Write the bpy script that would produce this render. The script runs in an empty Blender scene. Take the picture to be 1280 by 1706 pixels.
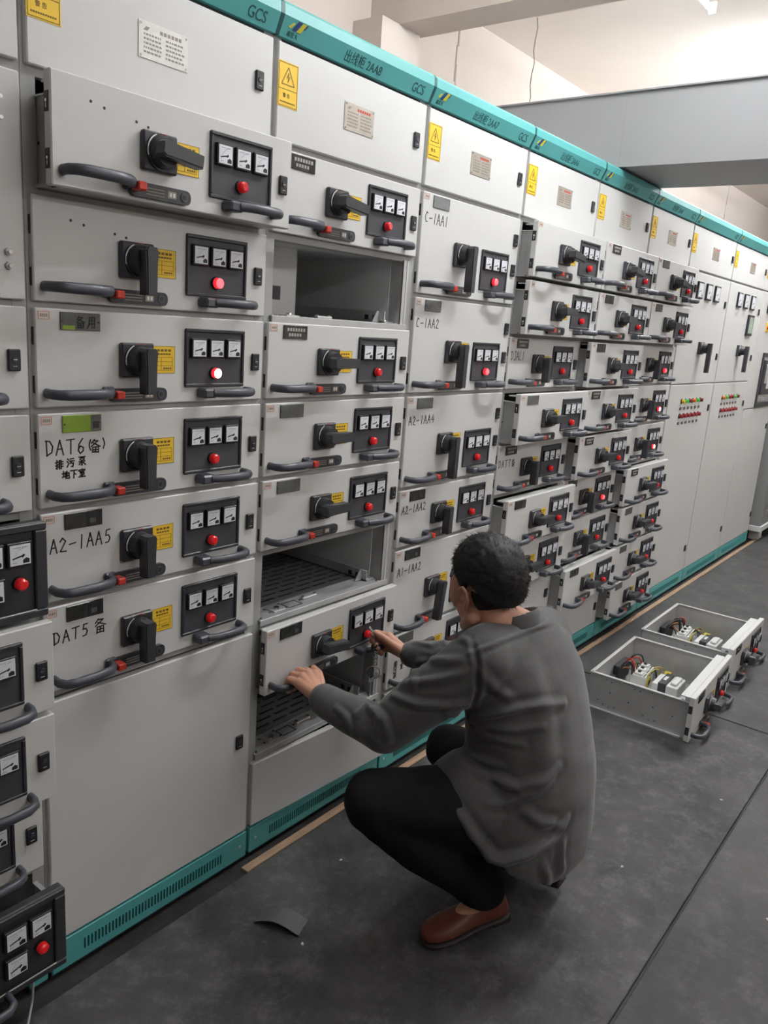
import bpy, bmesh, math, random
from mathutils import Vector, Matrix, noise
PI = math.pi
rad = math.radians
random.seed(7)
scn = bpy.context.scene
col = scn.collection

# ------------------------------------------------------------------ camera
cam_d = bpy.data.cameras.new('camera')
cam = bpy.data.objects.new('camera', cam_d)
col.objects.link(cam)
CAM_POS = Vector((-0.794011, -1.462189, 1.521407))
CAM_RIGHT = Vector((0.617241, -0.783533, 0.071342))
CAM_DOWN = Vector((-0.139342, -0.198110, -0.970225))
CAM_FWD = Vector((0.774337, 0.588922, -0.231460))
mw = Matrix.Identity(4)
for i_ in range(3):
    mw[i_][0] = CAM_RIGHT[i_]
    mw[i_][1] = -CAM_DOWN[i_]
    mw[i_][2] = -CAM_FWD[i_]
    mw[i_][3] = CAM_POS[i_]
cam.matrix_world = mw
cam_d.sensor_fit = 'VERTICAL'
cam_d.sensor_height = 24.0
cam_d.lens = 1328.777 * 24.0 / 1706.0
cam_d.clip_start = 0.02
scn.camera = cam

# ------------------------------------------------------------------ exposure, world
scn.view_settings.view_transform = 'Standard'
scn.view_settings.look = 'None'
scn.view_settings.gamma = 1.0
scn.view_settings.use_curve_mapping = False
scn.view_settings.exposure = 0.15
world = bpy.data.worlds.new('world')
scn.world = world
world.use_nodes = True
world.node_tree.nodes['Background'].inputs[0].default_value = (0.9, 0.95, 1.0, 1)
world.node_tree.nodes['Background'].inputs[1].default_value = 0.05

# ------------------------------------------------------------------ lamps: fluorescent tubes below the ceiling, plus added fill tubes (centre x, y, z, strength, label)
TUBE_COL = (0.925, 0.972, 1.0)
TUBES = [(0.35, -0.25, 2.98, 4.0, 'fluorescent tube lamp above the cabinet with the DAT6 drawer'),
         (2.60, -0.06, 2.985, 34.0, 'fluorescent tube lamp on the ceiling before the overhead duct'),
         (4.75, -0.25, 2.98, 235.0, 'fluorescent tube lamp just beyond the overhead duct'),
         (6.9, -0.25, 2.98, 110.0, 'fluorescent tube lamp above the last cabinets of the row'),
         (0.75, -0.62, 2.98, 50.0, 'fluorescent tube lamp above the aisle, over the squatting man'),
         (1.95, -0.80, 2.98, 285.0, 'fluorescent tube lamp above the aisle, before the duct'),
         (4.3, -0.85, 2.98, 170.0, 'fluorescent tube lamp above the aisle, beyond the duct'),
         (6.6, -0.85, 2.98, 150.0, 'fluorescent tube lamp above the aisle, by the transformer'),
         (8.6, -0.5, 2.98, 150.0, 'added tube lamp above the aisle, brightening its far end'),  # extra lamp, added to brighten the far end of the room
         (0.2, -2.75, 2.5, 75.0, 'added fill tube lamp by the front wall, behind the camera'),  # this and the next two: unseen tubes added as frontal fill
         (2.4, -2.75, 2.5, 66.0, 'added fill tube lamp by the front wall, before the duct'),
         (4.6, -2.75, 2.5, 90.0, 'added fill tube lamp by the front wall, beyond the duct')]

# ------------------------------------------------------------------ materials
def mat(name, c, rough=0.5, metal=0.0, spec=0.5, nscale=0.0, namt=0.0, bump=0.0, bscale=200.0, emit=None, estr=0.0, alpha_c2=None, aniso=None):
    m = bpy.data.materials.new(name)
    m.use_nodes = True
    nt = m.node_tree
    b = nt.nodes['Principled BSDF']
    b.inputs['Base Color'].default_value = (c[0], c[1], c[2], 1)
    b.inputs['Roughness'].default_value = rough
    b.inputs['Metallic'].default_value = metal
    b.inputs['Specular IOR Level'].default_value = spec
    if emit:
        b.inputs['Emission Color'].default_value = (emit[0], emit[1], emit[2], 1)
        b.inputs['Emission Strength'].default_value = estr
    if namt or bump:
        tc = nt.nodes.new('ShaderNodeTexCoord')
        mp = nt.nodes.new('ShaderNodeMapping')
        if aniso:
            mp.inputs['Scale'].default_value = aniso
        nt.links.new(tc.outputs['Object'], mp.inputs['Vector'])
    if namt:
        n = nt.nodes.new('ShaderNodeTexNoise')
        n.inputs['Scale'].default_value = nscale
        n.inputs['Detail'].default_value = 6.0
        n.inputs['Roughness'].default_value = 0.62
        r = nt.nodes.new('ShaderNodeValToRGB')
        c2 = alpha_c2 or [min(1, v * (1 + namt)) for v in c]
        c1 = [v * (1 - namt) for v in c]
        r.color_ramp.elements[0].position = 0.3
        r.color_ramp.elements[1].position = 0.72
        r.color_ramp.elements[0].color = (c1[0], c1[1], c1[2], 1)
        r.color_ramp.elements[1].color = (c2[0], c2[1], c2[2], 1)
        nt.links.new(mp.outputs['Vector'], n.inputs['Vector'])
        nt.links.new(n.outputs['Fac'], r.inputs['Fac'])
        nt.links.new(r.outputs['Color'], b.inputs['Base Color'])
    if bump:
        n2 = nt.nodes.new('ShaderNodeTexNoise')
        n2.inputs['Scale'].default_value = bscale
        n2.inputs['Detail'].default_value = 3.0
        bp = nt.nodes.new('ShaderNodeBump')
        bp.inputs['Strength'].default_value = bump
        bp.inputs['Distance'].default_value = 0.002
        nt.links.new(mp.outputs['Vector'], n2.inputs['Vector'])
        nt.links.new(n2.outputs['Fac'], bp.inputs['Height'])
        nt.links.new(bp.outputs['Normal'], b.inputs['Normal'])
    return m

PAINT = mat('cream_powder_coat', (0.605, 0.60, 0.588), 0.42, 0, 0.5, 3.0, 0.03, 0.12, 420)
PAINT_D = mat('grey_frame_paint', (0.36, 0.36, 0.345), 0.5, 0, 0.4, 4.0, 0.05)
GALV = mat('galvanised_steel', (0.50, 0.50, 0.50), 0.45, 0.45, 0.5, 9.0, 0.12, 0.05, 90)
GALV_D = mat('dull_inner_steel', (0.60, 0.615, 0.62), 0.55, 0.0, 0.4, 6.0, 0.08)
SLOTF = mat('dull_slotted_steel', (0.17, 0.175, 0.175), 0.55, 0.1, 0.4, 6.0, 0.1)
TEAL = mat('teal_paint', (0.088, 0.37, 0.365), 0.38, 0, 0.5, 3.0, 0.04, 0.1, 380)
TEAL_D = mat('dark_teal', (0.008, 0.075, 0.075), 0.5)
BLACK = mat('black_plastic', (0.018, 0.018, 0.022), 0.42, 0, 0.5)
BLACK2 = mat('charcoal_plastic', (0.034, 0.036, 0.042), 0.40, 0, 0.5, 30, 0.08)
HANDLE = mat('slate_grey_plastic', (0.062, 0.067, 0.082), 0.38, 0, 0.5, 25, 0.08)
PANELF = mat('meter_panel_grey', (0.052, 0.054, 0.062), 0.5, 0, 0.4)
DIAL = mat('white_dial', (0.74, 0.76, 0.80), 0.25, 0, 0.5)
DIALG = mat('grey_print', (0.30, 0.31, 0.33), 0.5)
INK = mat('black_marker_ink', (0.012, 0.012, 0.014), 0.5)
RED = mat('red_lens', (0.55, 0.012, 0.016), 0.25, 0, 0.6, emit=(1, 0.02, 0.02), estr=0.10)
RED_ON = mat('red_lens_glowing', (0.6, 0.01, 0.02), 0.25, 0, 0.6, emit=(1.0, 0.10, 0.12), estr=2.2)
RED_HOT = mat('red_lens_bright', (0.8, 0.2, 0.2), 0.25, 0, 0.6, emit=(1.0, 0.42, 0.42), estr=5.0)
RED_RING = mat('red_lens_rim', (0.6, 0.01, 0.02), 0.3, 0, 0.6, emit=(1.0, 0.03, 0.05), estr=0.8)
REDP = mat('red_plastic', (0.52, 0.035, 0.02), 0.4)
YEL = mat('yellow_sticker', (0.80, 0.52, 0.035), 0.5, 0, 0.4)
YELP = mat('yellow_part', (0.62, 0.50, 0.06), 0.4)
STICK_INK = mat('sticker_print', (0.16, 0.09, 0.01), 0.6)
PLATE = mat('engraved_alloy_plate', (0.48, 0.44, 0.38), 0.38, 0.55, 0.5, 60, 0.12)
PLATE_B = mat('bright_alloy_plate', (0.66, 0.65, 0.62), 0.4, 0.15, 0.5, 60, 0.08)
PLATE_INK = mat('plate_engraving', (0.26, 0.23, 0.19), 0.6)
LABELC = mat('label_holder_grey', (0.10, 0.105, 0.10), 0.22, 0, 0.5, 20, 0.3)
LABELG = mat('label_insert_green', (0.22, 0.34, 0.03), 0.3)
LABELD = mat('label_holder_dark', (0.028, 0.028, 0.026), 0.2, 0, 0.6, 35, 0.5)
LABELT = mat('label_print', (0.34, 0.31, 0.29), 0.6)
PAPER = mat('paper_tag', (0.62, 0.55, 0.49), 0.7)
PINK = mat('red_stamp_line', (0.55, 0.16, 0.14), 0.7)
WHITEP = mat('white_plastic', (0.68, 0.68, 0.66), 0.4)
ORANGE = mat('orange_plastic', (0.75, 0.22, 0.03), 0.4)
GREEN = mat('green_lens', (0.03, 0.32, 0.06), 0.3, emit=(0.05, 0.8, 0.1), estr=0.15)
DARKRED = mat('dark_red_lens', (0.16, 0.012, 0.018), 0.3)
DULLRED = mat('dull_red_lens', (0.30, 0.015, 0.022), 0.3)
LCD = mat('lcd_glass', (0.34, 0.44, 0.35), 0.2)
WIREK = mat('black_cable', (0.012, 0.012, 0.013), 0.45)
WIREY = mat('yellow_green_wire', (0.42, 0.40, 0.10), 0.5)
COPPER = mat('copper_wire', (0.42, 0.22, 0.10), 0.45, 0.3)
CHROME = mat('chrome', (0.62, 0.62, 0.62), 0.2, 1.0)
DUCT = mat('grey_duct_paint', (0.285, 0.285, 0.29), 0.45, 0, 0.4, 1.3, 0.05, 0.05, 60)
WALL = mat('pink_cream_plaster', (0.57, 0.50, 0.455), 0.85, 0, 0.2, 1.4, 0.06, 0.15, 40)
CEIL = mat('cream_ceiling', (0.84, 0.765, 0.71), 0.9, 0, 0.2, 0.9, 0.05)
CRACK = mat('plaster_crack', (0.30, 0.25, 0.22), 0.9)
HOUSING = mat('tube_housing', (0.75, 0.74, 0.71), 0.5)
TAN = mat('tan_wood_strip', (0.36, 0.235, 0.155), 0.7, 0, 0.3, 8, 0.25, aniso=(1, 8, 8))
MESHG = mat('perforated_grille', (0.27, 0.28, 0.275), 0.5, 0.2, 0.4)
SHIRT = mat('charcoal_shirt_cloth', (0.076, 0.0748, 0.0755), 0.78, 0, 0.25, 240, 0.18, 0.25, 700)
SHIRT.node_tree.nodes['Principled BSDF'].inputs['Sheen Weight'].default_value = 0.25
TROUS = mat('black_trouser_cloth', (0.0085, 0.0085, 0.0095), 0.85, 0, 0.2)
SKIN = mat('skin', (0.52, 0.265, 0.18), 0.5, 0, 0.4, 22, 0.12, 0.12, 160)
HAIR = mat('black_hair', (0.012, 0.011, 0.0115), 0.55, 0, 0.35)
SHOE = mat('brown_leather', (0.115, 0.030, 0.016), 0.42, 0, 0.4, 9, 0.22)
SOLE = mat('dark_sole', (0.02, 0.017, 0.016), 0.6)
EYEW = mat('eye_white', (0.65, 0.62, 0.58), 0.2)
EYEI = mat('eye_iris', (0.02, 0.012, 0.01), 0.15)
RUBS = mat('grey_rubber_scrap', (0.092, 0.096, 0.099), 0.6, 0, 0.3, 14, 0.12)
DEBRIS = mat('pale_crumb', (0.5, 0.49, 0.47), 0.8)

def floor_mat(name, base, dust, seed):
    m = bpy.data.materials.new(name)
    m.use_nodes = True
    nt = m.node_tree
    b = nt.nodes['Principled BSDF']
    tc = nt.nodes.new('ShaderNodeTexCoord')
    mp = nt.nodes.new('ShaderNodeMapping')
    mp.inputs['Location'].default_value = (seed, seed * 0.7, 0)
    nt.links.new(tc.outputs['Object'], mp.inputs['Vector'])
    def noi(sc, det, rgh, lo, hi):
        n = nt.nodes.new('ShaderNodeTexNoise')
        n.inputs['Scale'].default_value = sc
        n.inputs['Detail'].default_value = det
        n.inputs['Roughness'].default_value = rgh
        r = nt.nodes.new('ShaderNodeValToRGB')
        r.color_ramp.elements[0].position = lo
        r.color_ramp.elements[1].position = hi
        nt.links.new(mp.outputs['Vector'], n.inputs['Vector'])
        nt.links.new(n.outputs['Fac'], r.inputs['Fac'])
        return r
    a = noi(2.4, 10, 0.72, 0.38, 0.62)
    s = noi(9.0, 12, 0.80, 0.50, 0.62)
    add = nt.nodes.new('ShaderNodeMath')
    add.operation = 'MULTIPLY_ADD'
    add.inputs[1].default_value = 0.5
    nt.links.new(a.outputs['Color'], add.inputs[0])
    sm = nt.nodes.new('ShaderNodeMath')
    sm.operation = 'MULTIPLY'
    sm.inputs[1].default_value = 0.45
    nt.links.new(s.outputs['Color'], sm.inputs[0])
    nt.links.new(sm.outputs[0], add.inputs[2])
    mx = nt.nodes.new('ShaderNodeMix')
    mx.data_type = 'RGBA'
    mx.inputs[6].default_value = (*base, 1)
    mx.inputs[7].default_value = (*dust, 1)
    nt.links.new(add.outputs[0], mx.inputs[0])
    nt.links.new(mx.outputs[2], b.inputs['Base Color'])
    b.inputs['Roughness'].default_value = 0.6
    b.inputs['Specular IOR Level'].default_value = 0.22
    n2 = nt.nodes.new('ShaderNodeTexNoise')
    n2.inputs['Scale'].default_value = 45
    n2.inputs['Detail'].default_value = 5
    bp = nt.nodes.new('ShaderNodeBump')
    bp.inputs['Strength'].default_value = 0.25
    bp.inputs['Distance'].default_value = 0.004
    nt.links.new(mp.outputs['Vector'], n2.inputs['Vector'])
    nt.links.new(n2.outputs['Fac'], bp.inputs['Height'])
    nt.links.new(bp.outputs['Normal'], b.inputs['Normal'])
    return m
MATR = floor_mat('dark_rubber_mat', (0.026, 0.0257, 0.026), (0.112, 0.109, 0.109), 0.0)
MATR2 = floor_mat('dark_rubber_mat_worn', (0.038, 0.0375, 0.038), (0.094, 0.092, 0.092), 5.3)
FLOORM = floor_mat('dark_floor', (0.02, 0.019, 0.019), (0.05, 0.048, 0.046), 2.0)

# ------------------------------------------------------------------ mesh building
class MB:
    """Collects primitives; build() or mesh() makes ONE mesh with one slot per material."""
    def __init__(s):
        s.v, s.f, s.m, s.sm, s.mats = [], [], [], [], []
    def mi(s, m):
        if m not in s.mats:
            s.mats.append(m)
        return s.mats.index(m)
    def add(s, vs, fs, m, smooth=False):
        o = len(s.v)
        k = s.mi(m)
        s.v += [tuple(p) for p in vs]
        for f in fs:
            s.f.append([i + o for i in f])
            s.m.append(k)
            s.sm.append(smooth)
    def box(s, a, b, m, bev=0.0, T=None):
        x0, y0, z0 = a
        x1, y1, z1 = b
        if bev <= 0:
            vs = [(x0, y0, z0), (x1, y0, z0), (x1, y1, z0), (x0, y1, z0), (x0, y0, z1), (x1, y0, z1), (x1, y1, z1), (x0, y1, z1)]
            fs = [(0, 3, 2, 1), (4, 5, 6, 7), (0, 1, 5, 4), (1, 2, 6, 5), (2, 3, 7, 6), (3, 0, 4, 7)]
        else:
            vs, fs = [], []
            X, Y, Z = (x0, x1), (y0, y1), (z0, z1)
            idx = {}
            for i in (0, 1):
                for j in (0, 1):
                    for k in (0, 1):
                        sx, sy, sz = (1 - 2 * i) * bev, (1 - 2 * j) * bev, (1 - 2 * k) * bev
                        p = (X[i], Y[j], Z[k])
                        idx[i, j, k, 0] = len(vs); vs.append((p[0], p[1] + sy, p[2] + sz))
                        idx[i, j, k, 1] = len(vs); vs.append((p[0] + sx, p[1], p[2] + sz))
                        idx[i, j, k, 2] = len(vs); vs.append((p[0] + sx, p[1] + sy, p[2]))
            def q(l, flip):
                fs.append(tuple(reversed(l)) if flip else tuple(l))
            for i in (0, 1):
                q([idx[i, 0, 0, 0], idx[i, 1, 0, 0], idx[i, 1, 1, 0], idx[i, 0, 1, 0]], i == 0)
                q([idx[0, i, 0, 1], idx[0, i, 1, 1], idx[1, i, 1, 1], idx[1, i, 0, 1]], i == 0)
                q([idx[0, 0, i, 2], idx[1, 0, i, 2], idx[1, 1, i, 2], idx[0, 1, i, 2]], i == 0)
                for j in (0, 1):
                    q([idx[i, j, 0, 0], idx[i, j, 0, 1], idx[i, j, 1, 1], idx[i, j, 1, 0]], i == j)
                    q([idx[i, 0, j, 0], idx[i, 0, j, 2], idx[i, 1, j, 2], idx[i, 1, j, 0]], i != j)
                    q([idx[0, i, j, 1], idx[0, i, j, 2], idx[1, i, j, 2], idx[1, i, j, 1]], i == j)
                    for k in (0, 1):
                        q([idx[i, j, k, 0], idx[i, j, k, 1], idx[i, j, k, 2]], (i + j + k) % 2 == 0)
        if T is not None:
            vs = [T @ Vector(p) for p in vs]
        s.add(vs, fs, m)
    def cyl(s, p0, p1, r0, r1, m, n=16, caps=True, smooth=True):
        p0, p1 = Vector(p0), Vector(p1)
        d = (p1 - p0).normalized()
        u = d.orthogonal().normalized()
        w = d.cross(u)
        ring = lambda c, r: [c + u * (r * math.cos(2 * PI * i / n)) + w * (r * math.sin(2 * PI * i / n)) for i in range(n)]
        a, b = ring(p0, r0), ring(p1, r1)
        s.add(a + b, [(i, (i + 1) % n, n + (i + 1) % n, n + i) for i in range(n)], m, smooth)
        if caps:
            s.add(a, [tuple(reversed(range(n)))], m)
            s.add(b, [tuple(range(n))], m)
    def tube(s, pts, r, m, n=8, sy=1.0, up=None):
        """sweep of a round (or, with sy, oval) section along pts; r may be a list"""
        pts = [Vector(p) for p in pts]
        rs = r if isinstance(r, (list, tuple)) else [r] * len(pts)
        vs, fs = [], []
        u = None
        for i, p in enumerate(pts):
            d = (pts[min(i + 1, len(pts) - 1)] - pts[max(i - 1, 0)]).normalized()
            if up is not None:
                w = Vector(up)
                u = d.cross(w).normalized()
            else:
                u = d.orthogonal().normalized() if u is None else (u - d * u.dot(d)).normalized()
                w = d.cross(u)
            for k in range(n):
                t = 2 * PI * k / n
                vs.append(p + u * (rs[i] * sy * math.cos(t)) + w * (rs[i] * math.sin(t)))
        L = len(pts)
        for i in range(L - 1):
            for k in range(n):
                k2 = (k + 1) % n
                fs.append((i * n + k, i * n + k2, (i + 1) * n + k2, (i + 1) * n + k))
        s.add(vs, fs, m, True)
        s.add(vs[:n], [tuple(reversed(range(n)))], m)
        s.add(vs[-n:], [tuple(range(n))], m)
    def ell(s, c, r, m, nu=20, nv=12, T=None):
        vs, fs = [], []
        c = Vector(c)
        for j in range(1, nv):
            ph = PI * j / nv
            for i in range(nu):
                t = 2 * PI * i / nu
                vs.append(Vector((r[0] * math.sin(ph) * math.cos(t), r[1] * math.sin(ph) * math.sin(t), r[2] * math.cos(ph))))
        vs.append(Vector((0, 0, r[2])))
        vs.append(Vector((0, 0, -r[2])))
        for j in range(nv - 2):
            for i in range(nu):
                i2 = (i + 1) % nu
                fs.append((j * nu + i, (j + 1) * nu + i, (j + 1) * nu + i2, j * nu + i2))
        a, b = len(vs) - 2, len(vs) - 1
        for i in range(nu):
            i2 = (i + 1) % nu
            fs.append((a, i, i2))
            fs.append((b, (nv - 2) * nu + i2, (nv - 2) * nu + i))
        if T is not None:
            vs = [T @ p + c for p in vs]
        else:
            vs = [p + c for p in vs]
        s.add(vs, fs, m, True)
    def capsule(s, p0, p1, r0, r1, m, n=14):
        p0, p1 = Vector(p0), Vector(p1)
        d = p1 - p0
        L = d.length
        d = d / L if L > 1e-6 else Vector((0, 0, 1))
        pts, rs = [], []
        for k in range(1, 6):
            a = PI / 2 * k / 6
            pts.append(p0 - d * (r0 * math.cos(a))); rs.append(r0 * math.sin(a))
        pts.append(p0); rs.append(r0)
        for k in range(1, 4):
            pts.append(p0.lerp(p1, k / 4)); rs.append(r0 + (r1 - r0) * k / 4)
        pts.append(p1); rs.append(r1)
        for k in range(5, 0, -1):
            a = PI / 2 * k / 6
            pts.append(p1 + d * (r1 * math.cos(a))); rs.append(r1 * math.sin(a))
        s.tube(pts, rs, m, n)
    def chain(s, pts, rs, m, n=14):
        for i in range(len(pts) - 1):
            s.capsule(pts[i], pts[i + 1], rs[i], rs[i + 1], m, n)
    def loft(s, rings, m, smooth=True, caps=True):
        n = len(rings[0])
        vs = [p for r in rings for p in r]
        fs = []
        for i in range(len(rings) - 1):
            for k in range(n):
                k2 = (k + 1) % n
                fs.append((i * n + k, i * n + k2, (i + 1) * n + k2, (i + 1) * n + k))
        if caps:
            fs.append(tuple(reversed(range(n))))
            fs.append(tuple(range((len(rings) - 1) * n, len(rings) * n)))
        s.add(vs, fs, m, smooth)
    def prism(s, poly, y0, y1, m):
        """polygon in (x, z), extruded from y0 (front) to y1 (back); counter-clockwise seen from the front"""
        n = len(poly)
        vs = [(x, y0, z) for x, z in poly] + [(x, y1, z) for x, z in poly]
        fs = [tuple(range(n)), tuple(reversed(range(n, 2 * n)))]
        fs += [(i, n + i, n + (i + 1) % n, (i + 1) % n) for i in range(n)]
        s.add(vs, fs, m)
    def addmesh(s, me, T, m):
        s.add([T @ v.co for v in me.vertices], [tuple(p.vertices) for p in me.polygons], m)
    def mesh(s, name='mesh'):
        me = bpy.data.meshes.new(name)
        me.from_pydata(s.v, [], s.f)
        for m in s.mats:
            me.materials.append(m)
        me.polygons.foreach_set('material_index', s.m)
        me.polygons.foreach_set('use_smooth', s.sm)
        me.update()
        return me

def ob(name, me, parent=None, loc=(0, 0, 0), rot=(0, 0, 0), label=None):
    """link ONE object; me is a mesh or an MB"""
    if isinstance(me, MB):
        me = me.mesh(name)
    o = bpy.data.objects.new(name, me)
    col.objects.link(o)
    o.location = loc
    o.rotation_euler = rot
    if parent is not None:
        o.parent = parent
    if label:
        o['label'] = label
    return o
def tag(o, label, cat, group=None):
    o['label'] = label
    o['category'] = cat
    if group:
        o['group'] = group
    return o
def thing(name, label, cat, loc=(0, 0, 0), rotz=0.0, group=None):
    o = bpy.data.objects.new(name, None)
    col.objects.link(o)
    o.location = loc
    o.rotation_euler = (0, 0, rotz)
    o.empty_display_size = 0.05
    return tag(o, label, cat, group)
def struct(name, me):
    o = ob(name, me)
    o['kind'] = 'structure'
    return o
CACHE = {}
def cached(key, fn):
    if key not in CACHE:
        CACHE[key] = fn().mesh(key)
    return CACHE[key]
def rr(x0, z0, x1, z1, r, n=4):
    """rounded rectangle outline in (x, z)"""
    out = []
    for cx, cz, a0 in ((x1 - r, z0 + r, -90), (x1 - r, z1 - r, 0), (x0 + r, z1 - r, 90), (x0 + r, z0 + r, 180)):
        for k in range(n + 1):
            a = rad(a0 + 90 * k / n)
            out.append((cx + r * math.cos(a), cz + r * math.sin(a)))
    return out

def text_mesh(s, size, sx=1.0, m=None, ext=0.0004, bold=0.0):
    """lettering standing in the x-z plane, facing -y, lower-left corner at the origin"""
    cu = bpy.data.curves.new('lettering', 'FONT')
    cu.body = s
    cu.size = size
    cu.extrude = ext
    cu.offset = bold
    o = bpy.data.objects.new('lettering', cu)
    col.objects.link(o)
    dg = bpy.context.evaluated_depsgraph_get()
    me = bpy.data.meshes.new_from_object(o.evaluated_get(dg))
    bpy.data.objects.remove(o)
    for v in me.vertices:
        v.co = Vector((v.co.x * sx, -v.co.z, v.co.y))
    me.materials.clear()
    if m:
        me.materials.append(m)
    return me

# handwriting: strokes in a 0..1 box per character
HW = {
 'D': [[(.15, 0), (.12, 1)], [(0, .98), (.5, .95), (.85, .6), (.7, .2), (.1, .02)]],
 'A': [[(0, 0), (.45, 1), (.85, 0)], [(.18, .38), (.72, .42)]],
 'T': [[(.0, .95), (.95, 1)], [(.5, .97), (.45, 0)]],
 '6': [[(.7, 1), (.25, .6), (.15, .2), (.4, 0), (.75, .15), (.75, .4), (.45, .5), (.2, .3)]],
 '5': [[(.8, 1), (.3, .97), (.25, .58), (.6, .6), (.8, .35), (.6, .05), (.15, .02)]],
 '7': [[(.05, .95), (.8, 1), (.45, 0)]],
 'C': [[(.8, .88), (.45, 1), (.15, .55), (.3, .08), (.75, .12)]],
 '1': [[(.55, 1), (.42, 0)]],
 '2': [[(.1, .75), (.4, 1), (.75, .75), (.1, .05), (.85, .02)]],
 '4': [[(.55, 1), (.05, .4), (.9, .42)], [(.65, .75), (.6, 0)]],
 '-': [[(.1, .45), (.85, .5)]],
 'J': [[(.3, 1), (.9, .98)], [(.65, .98), (.6, .1), (.3, 0), (.1, .15)]],
 'L': [[(.2, 1), (.15, .03), (.8, .05)]],
 '(': [[(.8, 1), (.45, .6), (.45, .35), (.8, 0)]],
 ')': [[(.2, 1), (.55, .6), (.55, .35), (.2, 0)]],
 ' ': [],
 '备': [[(.38, 1), (.12, .72)], [(.32, .9), (.72, .9), (.1, .48)], [(.3, .76), (.92, .46)], [(.25, .42), (.22, 0)], [(.25, .42), (.76, .44), (.74, 0)], [(.22, .02), (.74, .03)], [(.24, .22), (.75, .23)], [(.5, .42), (.48, .02)]],
 '排': [[(.02, .72), (.35, .78)], [(.2, 1), (.2, .02), (.08, .1)], [(.02, .35), (.36, .48)], [(.52, .98), (.5, .02)], [(.72, 1), (.72, .0)], [(.4, .75), (.5, .76)], [(.38, .5), (.5, .52)], [(.36, .25), (.5, .3)], [(.72, .78), (.96, .8)], [(.72, .52), (.95, .54)], [(.72, .26), (.98, .27)]],
 '污': [[(.08, .95), (.2, .82)], [(.02, .66), (.14, .56)], [(.02, .05), (.24, .42)], [(.42, .92), (.85, .95)], [(.32, .68), (.96, .72)], [(.55, .7), (.46, .42), (.82, .44), (.74, .04), (.56, .1)]],
 '泵': [[(.1, .95), (.9, .98)], [(.48, .96), (.2, .66)], [(.36, .8), (.76, .82), (.74, .62), (.36, .6)], [(.5, .52), (.48, .02), (.38, .08)], [(.1, .42), (.4, .42), (.1, .08)], [(.88, .5), (.6, .34)], [(.55, .36), (.95, .05)]],
 '地': [[(.0, .66), (.36, .72)], [(.18, .95), (.18, .3)], [(.0, .22), (.38, .34)], [(.38, .58), (.92, .72), (.9, .36), (.78, .4)], [(.66, .96), (.66, .28)], [(.5, .82), (.5, .1), (.96, .08), (.98, .24)]],
 '下': [[(.04, .9), (.96, .94)], [(.5, .92), (.48, 0)], [(.54, .62), (.78, .42)]],
 '室': [[(.5, 1), (.54, .9)], [(.1, .74), (.1, .86), (.92, .88), (.86, .74)], [(.24, .68), (.8, .7)], [(.46, .68), (.26, .46), (.76, .48)], [(.62, .6), (.82, .42)], [(.26, .25), (.76, .27)], [(.5, .44), (.5, .02)], [(.06, .02), (.96, .04)]],
 '电': [[(.2, .8), (.2, .3)], [(.2, .8), (.8, .82), (.78, .32)], [(.2, .55), (.8, .57)], [(.2, .32), (.78, .33)], [(.5, 1), (.5, .06), (.95, .04), (.96, .2)]],
 '用': [[(.25, .95), (.24, .3), (.05, 0)], [(.25, .95), (.82, .97), (.8, .02), (.66, .08)], [(.25, .66), (.82, .68)], [(.24, .38), (.82, .4)], [(.53, .95), (.52, .05)]],
}
def handwriting(lines, w=0.00135, m=None):
    """lines: (text, x, z, height, advance, vertical, slope); flat ink ribbons just proud of y = 0"""
    mb = MB()
    m = m or INK
    for (txt, x, z, h, adv, vert, slope) in lines:
        px, pz = x, z
        for ch in txt:
            ww = h * (0.62 if ord(ch) < 255 else 0.95)
            if ch in '()':
                ww = h * 0.4
            for st in HW.get(ch, []):
                P = [(px + a * ww + random.uniform(-1, 1) * h * 0.02, pz + b * h + random.uniform(-1, 1) * h * 0.02) for a, b in st]
                for (ax, az), (bx, bz) in zip(P[:-1], P[1:]):
                    dx, dz = bx - ax, bz - az
                    L = math.hypot(dx, dz) or 1e-6
                    nx, nz = -dz / L * w, dx / L * w
                    ex, ez = dx / L * w * 0.7, dz / L * w * 0.7
                    q = [(ax - nx - ex, az - nz - ez), (bx - nx + ex, bz - nz + ez), (bx + nx + ex, bz + nz + ez), (ax + nx - ex, az + nz - ez)]
                    mb.prism(q, -0.0005, 0.0002, m)
            if vert:
                pz -= adv
            else:
                px += adv if ord(ch) < 255 else max(adv, h * 1.05)
                pz += slope * adv
    return mb

# ================================================================== ROOM
def slab(name, a, b, m):
    mb = MB(); mb.box(a, b, m)
    return struct(name, mb)
slab('floor', (-3.2, -3.4, -0.12), (11.0, 1.5, -0.008), FLOORM)
slab('wall_back', (-3.2, 1.2, -0.008), (11.0, 1.4, 3.12), WALL)
slab('wall_far', (10.6, -3.4, -0.008), (10.8, 1.2, 3.12), WALL)
slab('wall_near', (-3.2, -3.4, -0.008), (-3.0, 1.2, 3.12), WALL)
slab('wall_front', (-3.0, -3.4, -0.008), (10.6, -3.2, 3.12), WALL)
slab('ceiling', (-3.2, -3.4, 3.12), (11.0, 1.4, 3.24), CEIL)
# ceiling beams run across the room; a pilaster stands under each
for k, (bx0, bx1) in enumerate(((2.33, 2.52),)):
    slab('trim_%d' % (k + 1), (bx0, -3.2, 2.825), (bx1, 1.2, 3.12), WALL)
    slab('trim_%d' % (k + 3), (bx0 - 0.12, 1.03, -0.008), (bx1 - 0.03, 1.2, 2.825), WALL)
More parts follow.
